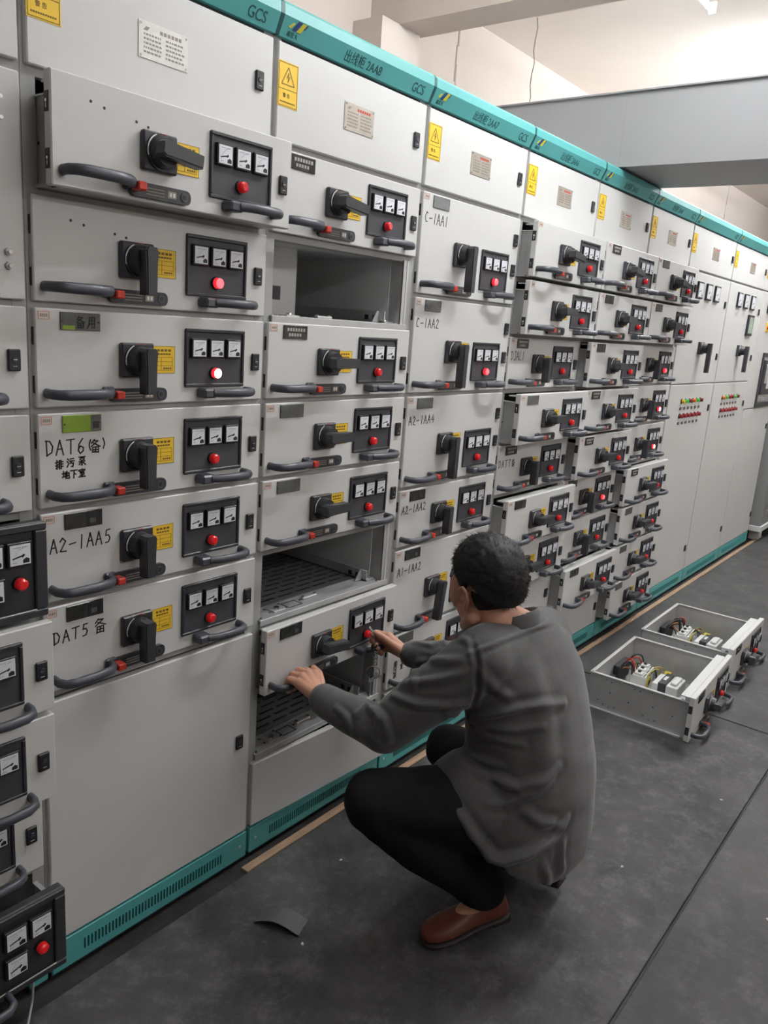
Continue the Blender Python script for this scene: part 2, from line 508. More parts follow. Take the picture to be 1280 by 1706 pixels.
# hairline cracks in the plaster of the back wall, and a joint across the ceiling
for k, (cx, z0, z1) in enumerate(((3.05, 2.0, 3.05), (8.05, 2.0, 3.1), (6.2, 2.0, 2.9))):
    mb = MB()
    pts = [(cx + 0.010 * math.sin(i * 1.7 + k), 1.1995, z0 + (z1 - z0) * i / 12) for i in range(13)]
    for p, q in zip(pts[:-1], pts[1:]):
        mb.box((min(p[0], q[0]) - 0.0015, 1.1985, p[2]), (max(p[0], q[0]) + 0.0015, 1.2, q[2]), CRACK)
    struct('trim_%d' % (k + 5), mb)
slab('trim_8', (3.262, -0.6, 3.112), (3.285, 0.87, 3.12), CEIL)
t = thing('hanging_wire', 'thin wire hanging from the ceiling behind the overhead duct', 'wire', (3.27, 0.862, 3.12))
mb = MB(); mb.tube([(0.006 * math.sin(i * 1.9), 0.004 * math.cos(i * 2.3), -0.055 * i) for i in range(14)], 0.0028, CRACK, 6)
ob('strand', mb, t)

# tan timber edging of the cable trench, along the foot of the cabinets
mb = MB(); mb.box((0.56, -0.046, -0.008), (6.35, -0.020, -0.001), TAN)
struct('trim_9', mb)

# rubber mats laid edge to edge
def mat_sheet(name, x0, x1, y0, y1, m, label):
    mb = MB(); mb.box((x0, y0, -0.008), (x1, y1, 0.0), m, 0.002)
    o = ob(name, mb)
    return tag(o, label, 'rubber mat')
mat_sheet('rubber_mat', -2.2, 2.566, -1.021, -0.050, MATR, 'dark grey rubber floor mat under the squatting man, along the cabinets')
mat_sheet('rubber_mat', 2.574, 6.3, -1.021, -0.050, MATR2, 'dark grey rubber floor mat beyond the cross joint, under the fronts of the removed trays')
mat_sheet('rubber_mat', -2.2, 7.0, -2.05, -1.029, MATR2, 'dark grey rubber floor mat on the aisle side of the long joint')

# overhead busbar duct crossing the aisle
t = thing('busbar_duct', 'big grey sheet metal duct crossing above the cabinet tops and the aisle', 'duct', (2.55, 0, 2.205))
mb = MB(); mb.box((0, -3.1, 0.004), (0.5, -0.0015, 0.285), DUCT)
ob('duct_casing', mb, t)
mb = MB(); mb.box((0, 0.0015, 0.004), (0.5, 0.64, 0.285), DUCT)
ob('duct_casing', mb, t)
mb = MB()
mb.box((-0.012, -3.1, 0.285), (0.512, 0.64, 0.291), DUCT)
for y in (-2.0, -1.0):
    mb.box((-0.0008, y - 0.001, 0.004), (0.0, y + 0.001, 0.285), CRACK)
ob('duct_lid', mb, t)
mb = MB(); mb.box((0, -0.0015, 0.004), (0.5, 0.0015, 0.285), CRACK)
ob('joint_strip', mb, t)
# conduit on the far wall, behind the last cabinets
t = thing('conduit', 'thin pale conduit bending on the wall above the far cabinets', 'conduit', (7.9, 1.17, 2.0))
mb = MB()
mb.tube([(0, 0, 0.0), (0, 0, 0.36), (0.02, 0, 0.43), (0.07, 0, 0.475), (0.14, 0, 0.49), (1.6, 0, 0.49)], 0.013, WALL, 10)
ob('pipe', mb, t)
mb = MB()
for z in (0.12, 0.3):
    mb.box((-0.022, -0.016, z), (0.022, 0.03, z + 0.016), GALV)
ob('clip', mb, t)

# ceiling tube lamps, the added fill tubes among them
HOUSE = None
def tube_lamp(x, y, z, st, label):
    t = thing('tube_lamp', label, 'lamp', (x, y, z), 0, 'fluorescent tubes above the aisle')
    def house():
        mb = MB()
        mb.box((-0.62, -0.016, 0.045), (0.62, 0.016, 0.085), HOUSING, 0.006)
        for s in (-1, 1):
            mb.box((s * 0.612 - 0.008, -0.016, -0.016), (s * 0.612 + 0.008, 0.016, 0.035), HOUSING, 0.003)
        return mb
    ob('housing', cached('lamp_housing', house), t)
    lm = mat('tube_glass', (0.9, 0.9, 0.88), 0.4, emit=TUBE_COL, estr=st)
    mb = MB(); mb.cyl((-0.6, 0, 0), (0.6, 0, 0), 0.013, 0.013, lm, 6, False)
    ob('tube', mb, t)
    def rod():
        mb = MB()
        mb.cyl((-0.45, 0, 0.07), (-0.45, 0, 3.12 - z), 0.005, 0.005, HOUSING, 6)
        mb.cyl((0.45, 0, 0.07), (0.45, 0, 3.12 - z), 0.005, 0.005, HOUSING, 6)
        return mb
    ob('hanger', cached('lamp_hanger%.2f' % z, rod), t)
for (tx, ty, tz, st, lb) in TUBES:
    tube_lamp(tx, ty, tz, st, lb)

# ================================================================== DRAWER UNIT PARTS
def front_plate(w, h, holes=False):
    def f():
        mb = MB()
        mb.box((0.008, 0, 0.013), (w - 0.008, 0.022, h + 0.001), PAINT, 0.0022)
        if holes:
            for x, z in ((.085, .165), (.112, .160), (.18, .152), (.206, .148)):
                mb.cyl((x, -0.0004, z), (x, 0.001, z), 0.0028, 0.0028, INK, 8)
        return mb
    return f
def open_box(w, h, d=0.43):
    def f():
        mb = MB()
        x0, x1, z0, z1, t = 0.03, w - 0.03, 0.013, h - 0.03, 0.0025
        mb.box((x0, 0.022, z0), (x1, d, z0 + t), GALV)
        mb.box((x0, 0.022, z0), (x0 + t, d, z1), GALV)
        mb.box((x1 - t, 0.022, z0), (x1, d, z1), GALV)
        mb.box((x0, d - t, z0), (x1, d, z1), GALV)
        # folded rims
        mb.box((x0 - 0.004, 0.022, z1 - 0.003), (x0 + 0.010, d, z1), PAINT)
        mb.box((x1 - 0.010, 0.022, z1 - 0.003), (x1 + 0.004, d, z1), PAINT)
        mb.box((x0, d - 0.010, z1 - 0.003), (x1, d + 0.004, z1), PAINT)
        mb.box((x0 - 0.004, 0.018, h - 0.012), (x1 + 0.004, 0.060, h - 0.008), PAINT)
        mb.box((x0 - 0.010, 0.04, z0), (x0, d, z0 + 0.006), GALV)
        mb.box((x1, 0.04, z0), (x1 + 0.010, d, z0 + 0.006), GALV)
        rnd = random.Random(5)
        for i in range(16):
            y = 0.05 + 0.024 * i
            for zz in (z1 - 0.016, z0 + 0.03):
                if rnd.random() < 0.62:
                    zq = zz + rnd.uniform(-0.008, 0.012)
                    mm = BLACK if rnd.random() < 0.55 else CHROME
                    mb.cyl((x0 - 0.0008, y, zq), (x0 + 0.001, y, zq), 0.0026, 0.0026, mm, 8)
                    mb.cyl((x1 + 0.0008, y, zq), (x1 - 0.001, y, zq), 0.0026, 0.0026, mm, 8)
        for y, z in ((.08, .09), (.16, .10), (.26, .085), (.34, .10)):
            mb.cyl((x0 - 0.0008, y, z), (x0 + 0.001, y, z), 0.003, 0.003, BLACK, 8)
        return mb
    return f
def side_clip():
    mb = MB()
    mb.box((-0.001, 0.0055, 0), (0.008, 0.021, 0.034), BLACK, 0.0012)
    mb.cyl((-0.0016, 0.0132, 0.018), (0.001, 0.0132, 0.018), 0.003, 0.003, CHROME, 8)
    mb.box((-0.0014, 0.0122, 0.006), (0.0, 0.0142, 0.014), CHROME)
    return mb
def panel_face(w, h):
    def f():
        mb = MB()
        fr = 0.0075
        mb.prism(rr(0, 0, w, h, 0.005), -0.0025, 0.0, PANELF)
        for a, b in (((0, -0.0065, 0), (w, 0, fr)), ((0, -0.0065, h - fr), (w, 0, h)), ((0, -0.0065, fr), (fr, 0, h - fr)), ((w - fr, -0.0065, fr), (w, 0, h - fr))):
            mb.box(a, b, BLACK2, 0.0016)
        return mb
    return f
def ammeter(sz=0.043):
    def f():
        mb = MB()
        mb.box((0, -0.0105, 0), (sz, -0.001, sz), BLACK, 0.0015)
        b = sz * 0.085
        mb.box((b, -0.0112, b), (sz - b, -0.0103, sz - b), DIAL)
        y = -0.0116
        def bar(x0, z0, x1, z1, wd, m):
            dx, dz = x1 - x0, z1 - z0
            L = math.hypot(dx, dz)
            nx, nz = -dz / L * wd, dx / L * wd
            mb.prism([((x0 - nx) * sz, (z0 - nz) * sz), ((x1 - nx) * sz, (z1 - nz) * sz), ((x1 + nx) * sz, (z1 + nz) * sz), ((x0 + nx) * sz, (z0 + nz) * sz)], y, y + 0.0003, m)
        bar(.18, .36, .62, .46, .030, INK)
        bar(.55, .40, .66, .50, .045, INK)
        mb.prism([(x * sz, z * sz) for x, z in ((.60, .14), (.86, .14), (.86, .30), (.74, .36), (.60, .28))], y, y + 0.0003, INK)
        for k in range(9):
            a = rad(182 - 10 * k)
            c = (.82, .2)
            bar(c[0] + .58 * math.cos(a), c[1] + .58 * math.sin(a), c[0] + .64 * math.cos(a), c[1] + .64 * math.sin(a), .008, DIALG)
        bar(.2, .80, .5, .80, .012, DIALG)
        bar(.56, .80, .8, .80, .012, DIALG)
        bar(.2, .2, .36, .2, .012, DIALG)
        return mb
    return f
def lamp_body():
    mb = MB()
    mb.cyl((0, 0, 0), (0, -0.005, 0), 0.0145, 0.0135, BLACK, 20)
    return mb
def lamp_lens(m, rim=None):
    def f():
        mb = MB()
        mb.cyl((0, -0.005, 0), (0, -0.015, 0), 0.0118, 0.0112, rim or m, 20, False)
        mb.cyl((0, -0.015, 0), (0, -0.0185, 0), 0.0112, 0.0075, m, 20, True)
        return mb
    return f
def switch_base():
    mb = MB()
    mb.box((-0.0395, -0.013, -0.0355), (0.0395, 0.0, 0.0355), BLACK2, 0.003)
    mb.cyl((0, -0.013, 0), (0, -0.017, 0), 0.0345, 0.0335, BLACK, 28)
    # printed ring quarter and red mark
    for k in range(9):
        a0, a1 = rad(115 + 9 * k), rad(115 + 9 * (k + 1))
        mb.prism([(0.0322 * math.cos(a1), 0.0322 * math.sin(a1)), (0.0322 * math.cos(a0), 0.0322 * math.sin(a0)), (0.0345 * math.cos(a0), 0.0345 * math.sin(a0)), (0.0345 * math.cos(a1), 0.0345 * math.sin(a1))][::-1], -0.0176, -0.0168, PLATE_B if k < 6 else LCD)
    mb.box((-0.006, -0.0136, 0.0305), (0.012, -0.0128, 0.0345), REDP)
    return mb
def switch_handle(L=0.066):
    def f():
        mb = MB()
        mb.cyl((0, -0.017, 0), (0, -0.036, 0), 0.030, 0.026, BLACK, 28)
        # grip: wedge-shaped bar hanging from the hub
        pol = [(-0.0125, -L), (0.0125, -L), (0.0135, -0.012), (0.0155, 0.020), (0.011, 0.027), (-0.011, 0.027), (-0.0155, 0.020), (-0.0135, -0.012)]
        mb.prism(pol, -0.058, -0.034, BLACK2)
        pol2 = [(x * 0.8, z * 0.985 + 0.0005) for x, z in pol]
        mb.prism(pol2, -0.0605, -0.058, BLACK2)
        return mb
    return f
def pull_left():
    mb = MB()
    mb.tube([(0.028, 0.0, .041), (0.026, -0.022, .041), (0.034, -0.038, .041), (0.052, -0.045, .041), (0.105, -0.046, .041), (0.138, -0.040, .041), (0.154, -0.026, .041), (0.158, 0.0, .041)],
            [.0098, .0098, .010, .0105, .0108, .0105, .0102, .010], HANDLE, 12, 0.78, (0, 0, 1))
    mb.box((0.146, -0.010, 0.029), (0.172, 0.0, 0.052), HANDLE, 0.003)
    return mb
def release_tag():
    mb = MB()
    mb.prism(rr(0.160, 0.020, 0.302, 0.0475, 0.0115), -0.009, 0.0, BLACK2)
    for k in range(3):
        mb.box((0.196, -0.0094, 0.0265 + 0.0055 * k), (0.238, -0.009, 0.0285 + 0.0055 * k), PLATE_INK)
    mb.box((0.246, -0.0094, 0.027), (0.266, -0.009, 0.0405), PLATE_INK)
    mb.box((0.250, -0.0097, 0.030), (0.255, -0.0094, 0.0375), PLATE_B)
    mb.box((0.258, -0.0097, 0.030), (0.263, -0.0094, 0.0375), PLATE_B)
    mb.cyl((0.285, -0.009, 0.034), (0.285, -0.0105, 0.034), 0.0085, 0.0085, HANDLE, 18)
    mb.cyl((0.285, -0.0105, 0.034), (0.285, -0.0108, 0.034), 0.005, 0.005, BLACK, 14)
    return mb
def release_button():
    mb = MB()
    mb.box((0.160, -0.036, 0.0285), (0.180, -0.009, 0.0445), REDP, 0.0025)
    return mb
def pull_right():
    mb = MB()
    mb.box((0.388, -0.034, 0.024), (0.424, 0.0, 0.045), HANDLE, 0.004)
    mb.tube([(0.415, -0.030, .0355), (0.440, -0.042, .036), (0.475, -0.046, .036), (0.510, -0.044, .036), (0.528, -0.034, .036), (0.534, -0.018, .036), (0.535, 0.0, .036)],
            [.0095, .010, .0104, .0104, .0102, .0098, .0095], HANDLE, 12, 0.8, (0, 0, 1))
    return mb
def lock_mesh():
    mb = MB()
    mb.box((0, -0.007, 0), (0.024, 0.0, 0.040), BLACK, 0.002)
    mb.cyl((0.012, -0.007, 0.021), (0.012, -0.0085, 0.021), 0.0062, 0.0058, BLACK2, 16)
    mb.box((0.0085, -0.0089, 0.0202), (0.0155, -0.0084, 0.0218), CHROME)
    mb.box((0.008, -0.0075, 0.0085), (0.016, -0.0069, 0.0095), GALV_D)
    return mb
def sticker():
    mb = MB()
    mb.box((0, -0.0006, 0), (0.066, 0.0002, 0.058), YEL)
    def b(x0, z0, x1, z1):
        mb.box((x0, -0.0010, z0), (x1, -0.0005, z1), STICK_INK)
    for k in range(4):
        b(0.020 + 0.0095 * k, 0.0465, 0.0265 + 0.0095 * k, 0.0515)
    for k in range(5):
        b(0.021 + 0.007 * k, 0.0395, 0.0265 + 0.007 * k, 0.0428)
    for z in (0.034, 0.025, 0.016, 0.006):
        b(0.012, z, 0.060, z + 0.0007)
    b(0.03, 0.006, 0.0307, 0.034); b(0.012, 0.006, 0.0127, 0.034); b(0.0595, 0.006, 0.0602, 0.034)
    b(0.0, 0.0, 0.066, 0.0008); b(0.0, 0.0572, 0.066, 0.058); b(0.0652, 0.0, 0.066, 0.058)
    for k in range(4):
        b(0.036 + 0.0055 * k, 0.009, 0.040 + 0.0055 * k, 0.0125)
    return mb
def label_holder(style):
    def f():
        mb = MB()
        W, H = 0.086, 0.034
        base = {'grey': LABELC, 'green': LABELG, 'dark': LABELD, 'print': LABELD, 'spare': LABELC}[style]
        mb.box((0, -0.0028, 0), (W, 0, H), base, 0.0008)
        y0, y1 = -0.0033, -0.0027
        if style == 'green':
            mb.box((0.062, y0, 0.001), (W - 0.001, y1, H - 0.001), LABELC)
            mb.box((0.066, y0 - 0.0004, 0.006), (0.08, y0, 0.02), LABELD)
        if style == 'print':
            for k in range(7):
                mb.box((0.012 + 0.0095 * k, y0, 0.0195), (0.0185 + 0.0095 * k, y1, 0.0275), LABELT)
            for k in range(5):
                mb.box((0.018 + 0.0095 * k, y0, 0.007), (0.0245 + 0.0095 * k, y1, 0.0145), LABELT)
        if style == 'dark':
            mb.box((0.05, y0, 0.002), (W - 0.003, y1, H - 0.003), BLACK)
            mb.box((0.056, y0 - 0.0003, 0.008), (0.07, y0, 0.018), LABELC)
        if style == 'spare':
            mb.box((0.004, y0, 0.001), (0.03, y1, 0.009), LABELG)
            hw = handwriting([('备用', 0.032, 0.005, 0.022, 0.024, False, 0)], 0.0012)
            mb.add([(x, y - 0.0029, z) for x, y, z in hw.v], hw.f, INK)
        for x in (0.004, W - 0.004):
            mb.cyl((x, -0.0028, H / 2), (x, -0.0038, H / 2), 0.0016, 0.0016, BLACK, 8)
        return mb
    return f
def paper_tag():
    mb = MB()
    mb.prism(rr(0, 0, 0.026, 0.018, 0.003), -0.0006, 0.0002, PAPER)
    for a, b in (((.002, .0018), (.024, .0026)), ((.002, .0154), (.024, .0162)), ((.002, .0018), (.0028, .0162)), ((.0232, .0018), (.024, .0162))):
        mb.box((a[0], -0.0010, a[1]), (b[0], -0.0005, b[1]), PINK)
    for k in range(4):
        mb.box((0.006 + 0.004 * k, -0.0010, 0.006), (0.0085 + 0.004 * k, -0.0005, 0.012), PLATE_INK)
    return mb

def lens(kind):
    if kind == 'hot':
        return cached('lens_hot', lamp_lens(RED_HOT, RED_RING))
    if kind == 'on':
        return cached('lens_on', lamp_lens(RED_ON, RED_RING))
    return cached('lens_off', lamp_lens(RED))

DRAWER_GROUP = None
def drawer(x0, z0, h, label, pull=0.0, sw='down', lamp='off', lab='grey', ink=None, tagged=True, sticker_on=True, holes=False, rotz=0.0, loc=None, group=None, right_handle=True):
    """one withdrawable drawer unit; origin at the lower left corner of its cell, front face at y = 0"""
    t = thing('drawer_unit', label, 'drawer', loc or (x0, -pull, z0), rotz, group)
    big = h > 0.25
    ob('front_panel', cached('front%.1f%d' % (h, holes), front_plate(0.6, h, holes)), t)
    ob('drawer_box', cached('box%.1f' % h, open_box(0.6, h)), t)
    for z in ((0.040, h - 0.068)):
        ob('side_clip', cached('clip', side_clip), t, (0.008, 0, z))
    # meter panel with its three ammeters and lamp
    pz = 0.047
    p = ob('meter_panel', cached('mpanel', panel_face(0.173, 0.129)), t, (0.354, 0, pz))
    for k in range(3):
        ob('ammeter', cached('ammeter', ammeter()), p, (0.0125 + 0.0508 * k, -0.001, 0.0655))
    ob('lamp_socket', cached('lampsock', lamp_body), p, (0.083, -0.0025, 0.0315))
    ob('indicator_lamp', lens(lamp), p, (0.083, -0.0025, 0.0315), label={'hot': 'brightly lit red indicator lamp', 'on': 'glowing red indicator lamp'}.get(lamp))
    # rotary isolator switch
    sz = 0.142 if big else 0.106
    s = ob('rotary_switch', cached('swbase', switch_base), t, (0.2265, 0, sz))
    ang = {'down': 0, 'right': -90, 'tilt': -83, 'lean': 7}.get(sw, 0)
    ob('switch_handle', cached('swh%d' % big, switch_handle(0.112 if big else 0.067)), s, (0, 0, 0), (0, rad(ang), 0))
    if sticker_on:
        ob('yellow_sticker', cached('sticker', sticker), t, (0.262, 0, sz - 0.028))
    hd = ob('pull_handle', cached('pull_l', pull_left), t)
    ob('release_button', cached('relb', release_button), hd, label='red release button')
    ob('release_plate', cached('relt', release_tag), t)
    if right_handle:
        ob('pull_handle', cached('pull_r', pull_right), t)
    for z in ((0.207, 0.107) if big else (0.084,)):
        ob('lock', cached('lock', lock_mesh), t, (0.552, 0, z))
    if lab:
        ob('label_holder', cached('lab_' + lab, label_holder(lab)), t, (0.058, 0, h - 0.038), label={'green': 'label holder with green insert'}.get(lab))
    if tagged:
        ob('paper_tag', cached('ptag', paper_tag), t, (0.0125, 0, h - 0.021))
    if ink:
        ob('handwriting', handwriting(ink), t, label='black marker handwriting')
    return t

def half_drawer(x0, z0, label, pull, mirror=False):
    """black-fronted half-width unit, right half of its row"""
    t = thing('drawer_unit', label, 'drawer', (x0 + 0.3, -pull, z0))
    def fr():
        mb = MB()
        mb.box((0.0, 0, 0.010), (0.293, 0.022, 0.201), BLACK2, 0.003)
        for a, b in (((0.0, -0.008, 0.010), (0.293, 0, 0.026)), ((0.0, -0.008, 0.186), (0.293, 0, 0.201)), ((0.0, -0.008, 0.026), (0.016, 0, 0.186)), ((0.268, -0.008, 0.026), (0.293, 0, 0.186))):
            mb.box(a, b, BLACK2, 0.0025)
        mb.box((0.016, -0.0088, 0.0265), (0.268, -0.0078, 0.0285), GALV_D)
        return mb
    ob('front_panel', cached('halffront', fr), t)
    def bx():
        mb = MB()
        d = 0.43
        mb.box((0.012, 0.022, 0.013), (0.278, d, 0.016), GALV_D)
        mb.box((0.012, 0.022, 0.013), (0.015, d, 0.17), GALV_D)
        mb.box((0.275, 0.022, 0.013), (0.278, d, 0.17), GALV_D)
        mb.box((0.272, 0.022, 0.168), (0.282, d, 0.171), GALV)
        mb.box((0.012, d - 0.003, 0.013), (0.278, d, 0.17), GALV_D)
        for y in (.05, .075, .12):
            mb.cyl((0.2744, y, 0.15), (0.276, y, 0.15), 0.003, 0.003, CHROME, 8)
        return mb
    ob('drawer_box', cached('halfbox', bx), t)
    for (x, z) in ((0.212, 0.122), (0.158, 0.122), (0.158, 0.056)):
        ob('ammeter', cached('ammeter48', ammeter(0.048)), t, (x, -0.002, z))
    ob('lamp_socket', cached('lampsock', lamp_body), t, (0.238, 0, 0.086))
    ob('indicator_lamp', lens('off'), t, (0.238, 0, 0.086))
    def hd():
        mb = MB()
        mb.box((0.04, -0.03, 0.012), (0.075, 0.0, 0.032), HANDLE, 0.003)
        mb.tube([(0.07, -0.026, .02), (0.095, -0.04, .02), (0.13, -0.044, .02), (0.165, -0.042, .02), (0.178, -0.03, .02), (0.18, 0, .02)], .0095, HANDLE, 12, 0.8, (0, 0, 1))
        return mb
    ob('pull_handle', cached('halfpull', hd), t, (-0.02, -0.008, 0.0))
    return t

# ================================================================== CABINETS
def warning_sign():
    mb = MB()
    W, H = 0.065, 0.096
    mb.box((0, -0.0008, 0), (W, 0.0002, H), YEL)
    def pl(p):
        mb.prism(p, -0.0013, -0.0007, STICK_INK)
    def seg(a, b, w):
        dx, dz = b[0] - a[0], b[1] - a[1]
        L = math.hypot(dx, dz)
        nx, nz = -dz / L * w, dx / L * w
        pl([(a[0] - nx, a[1] - nz), (b[0] - nx, b[1] - nz), (b[0] + nx, b[1] + nz), (a[0] + nx, a[1] + nz)])
    e = 0.0028
    for a, b in (((e, e), (W - e, e)), ((W - e, e), (W - e, H - e)), ((W - e, H - e), (e, H - e)), ((e, H - e), (e, e)), ((e, 0.038), (W - e, 0.038))):
        seg(a, b, 0.0005)
    tri = ((0.012, 0.048), (0.053, 0.048), (0.0325, 0.085))
    for i in range(3):
        seg(tri[i], tri[(i + 1) % 3], 0.001)
    bolt = [(0.034, 0.074), (0.028, 0.062), (0.0335, 0.064), (0.031, 0.053), (0.038, 0.066), (0.0328, 0.0645)]
    for a, b in zip(bolt, bolt[1:] + bolt[:1]):
        seg(a, b, 0.0008)
    mb.addmesh(text_mesh('警 告', 0.0105, 0.95), Matrix.Translation((0.0165, -0.0009, 0.021)), STICK_INK)
    for k in range(11):
        x = 0.008 + 0.0045 * k
        seg((x, 0.0105), (x + 0.0032, 0.0105), 0.0014)
    return mb
def rating_plate(bright):
    def f():
        mb = MB()
        W, H = 0.118, 0.066
        P = PLATE_B if bright else PLATE
        mb.box((0, -0.0016, 0), (W, 0.0, H), P, 0.0006)
        rnd = random.Random(3)
        for x in (0.005, W - 0.005):
            for z in (0.005, H - 0.005):
                mb.cyl((x, -0.0016, z), (x, -0.0032, z), 0.0026, 0.0020, CHROME, 10)
        for k in range(6):
            x = 0.05 + 0.009 * k
            mb.box((x, -0.0019, H - 0.015), (x + 0.0062, -0.0015, H - 0.0085), PLATE_INK if bright else REDP)
        mb.prism([(0.011, H - 0.016), (0.02, H - 0.016), (0.026, H - 0.009), (0.017, H - 0.009)], -0.0019, -0.0015, PLATE_INK)
        for r in range(5):
            z = 0.042 - 0.0078 * r
            for c0 in (0.012, 0.064):
                x = c0
                while x < c0 + 0.04:
                    w = rnd.uniform(0.002, 0.007)
                    mb.box((x, -0.0019, z), (x + w, -0.0015, z + 0.0034), PLATE_INK)
                    x += w + 0.0022
        return mb
    return f
def door_plate(w, h):
    def f():
        mb = MB(); mb.box((0, 0, 0), (w, 0.022, h), PAINT, 0.0022)
        return mb
    return f
HDR = [(0.0, 2.1335), (-0.0185, 2.1735), (-0.0170, 2.196), (-0.010, 2.2035)]
TXT_T = Matrix.Rotation(-math.atan2(0.0185, 0.040), 4, 'X')
def header_part(parent, w, name, num, logo=True, gcs=True):
    def f():
        mb = MB()
        prof = HDR + [(0.06, 2.2035), (0.06, 2.1335)]
        x0, x1 = 0.006, w - 0.006
        n = len(prof)
        vs = [(x0, y, z) for y, z in prof] + [(x1, y, z) for y, z in prof]
        fs = [(i, n + i, n + (i + 1) % n, (i + 1) % n) for i in range(n)] + [tuple(reversed(range(n))), tuple(range(n, 2 * n))]
        fs = [tuple(reversed(q)) for q in fs]
        mb.add(vs, fs, TEAL)
        return mb
    h = ob('header', cached('hdr%.1f' % w, f), parent)
    def dv():
        mb = MB()
        prof = [(y - 0.0006 if y < 0 else y, z) for y, z in HDR] + [(0.06, 2.2035), (0.06, 2.1335)]
        for (xa, xb) in ((-0.0055, 0.0055),):
            n = len(prof)
            vs = [(xa, y, z) for y, z in prof] + [(xb, y, z) for y, z in prof]
            fs = [(i, n + i, n + (i + 1) % n, (i + 1) % n) for i in range(n)] + [tuple(reversed(range(n))), tuple(range(n, 2 * n))]
            mb.add(vs, [tuple(reversed(q)) for q in fs], TEAL_D)
        return mb
    ob('end_cap', cached('hdrcap', dv), parent, (w, 0, 0))
    def on_face(me, nm, x, up, lb=None):
        # seat a flat piece on the sloping front face, 'up' metres above its lower edge
        k = up / 0.0442
        o = ob(nm, me, h, (x, -0.0185 * k - 0.0003, 2.1335 + 0.04 * k), (math.atan2(0.0185, 0.040), 0, 0), lb)
        return o
    if name:
        s1 = cached_text(name + (' ' + num if num else ''), 0.0305, 0.86)
        on_face(s1, 'lettering', 0.222 if w < 0.7 else 0.33, 0.0095, 'cabinet title lettering on the header')
    if gcs:
        on_face(cached_text('GCS', 0.034, 0.86), 'lettering', w - 0.096, 0.0095)
    if logo:
        def lg():
            mb = MB()
            BL = CACHE['m_blue']; YE = CACHE['m_logoy']; DG = TEAL_D
            q = 1.2
            for pol, mm in (([(0.010, 0.0), (0.020, 0.0), (0.031, 0.018), (0.021, 0.018)], BL), ([(0.022, 0.0), (0.032, 0.0), (0.043, 0.018), (0.033, 0.018)], YE), ([(0.037, 0.008), (0.041, 0.008), (0.047, 0.018), (0.043, 0.018)], BL), ([(0.0, 0.003), (0.006, 0.002), (0.014, 0.012), (0.010, 0.013)], YE)):
                mb.prism([(x * q, z * q) for x, z in pol], -0.0006, 0.0003, mm)
            return mb
        on_face(cached('emblem', lg), 'emblem', 0.026, 0.0200)
        on_face(cached_text('鑫宏大', 0.0125, 0.92), 'lettering', 0.026, 0.0062)
    return h
def cached_text(s, size, sx, m=None):
    k = 'txt%s%.4f%.2f' % (s, size, sx)
    if k not in CACHE:
        CACHE[k] = text_mesh(s, size, sx, m or TEAL_D, 0.0003, 0.0)
    return CACHE[k]
CACHE['m_blue'] = mat('emblem_blue', (0.02, 0.045, 0.16), 0.5)
CACHE['m_logoy'] = mat('emblem_yellow', (0.55, 0.50, 0.03), 0.5)

def plinth(w):
    def f():
        mb = MB()
        mb.box((0.005, 0.0, 0.010), (w - 0.005, 0.02, 0.089), TEAL, 0.002)
        mb.box((0.003, 0.006, 0.0), (w - 0.003, 0.02, 0.010), BLACK)
        n = int((w - 0.17) / 0.0094)
        for k in range(n):
            x = 0.085 + 0.0094 * k
            # pressed louvres: raised lip beside a dark slot
            mb.box((x, -0.0004, 0.034), (x + 0.0034, 0.001, 0.062), TEAL_D)
            mb.prism([(x + 0.0034, 0.034), (x + 0.0052, 0.034), (x + 0.0052, 0.062), (x + 0.0034, 0.062)], -0.0022, 0.0, TEAL)
        for x in (0.03, w - 0.03):
            mb.cyl((x, -0.0012, 0.05), (x, 0.0, 0.05), 0.004, 0.0045, GALV, 10)
        return mb
    return f

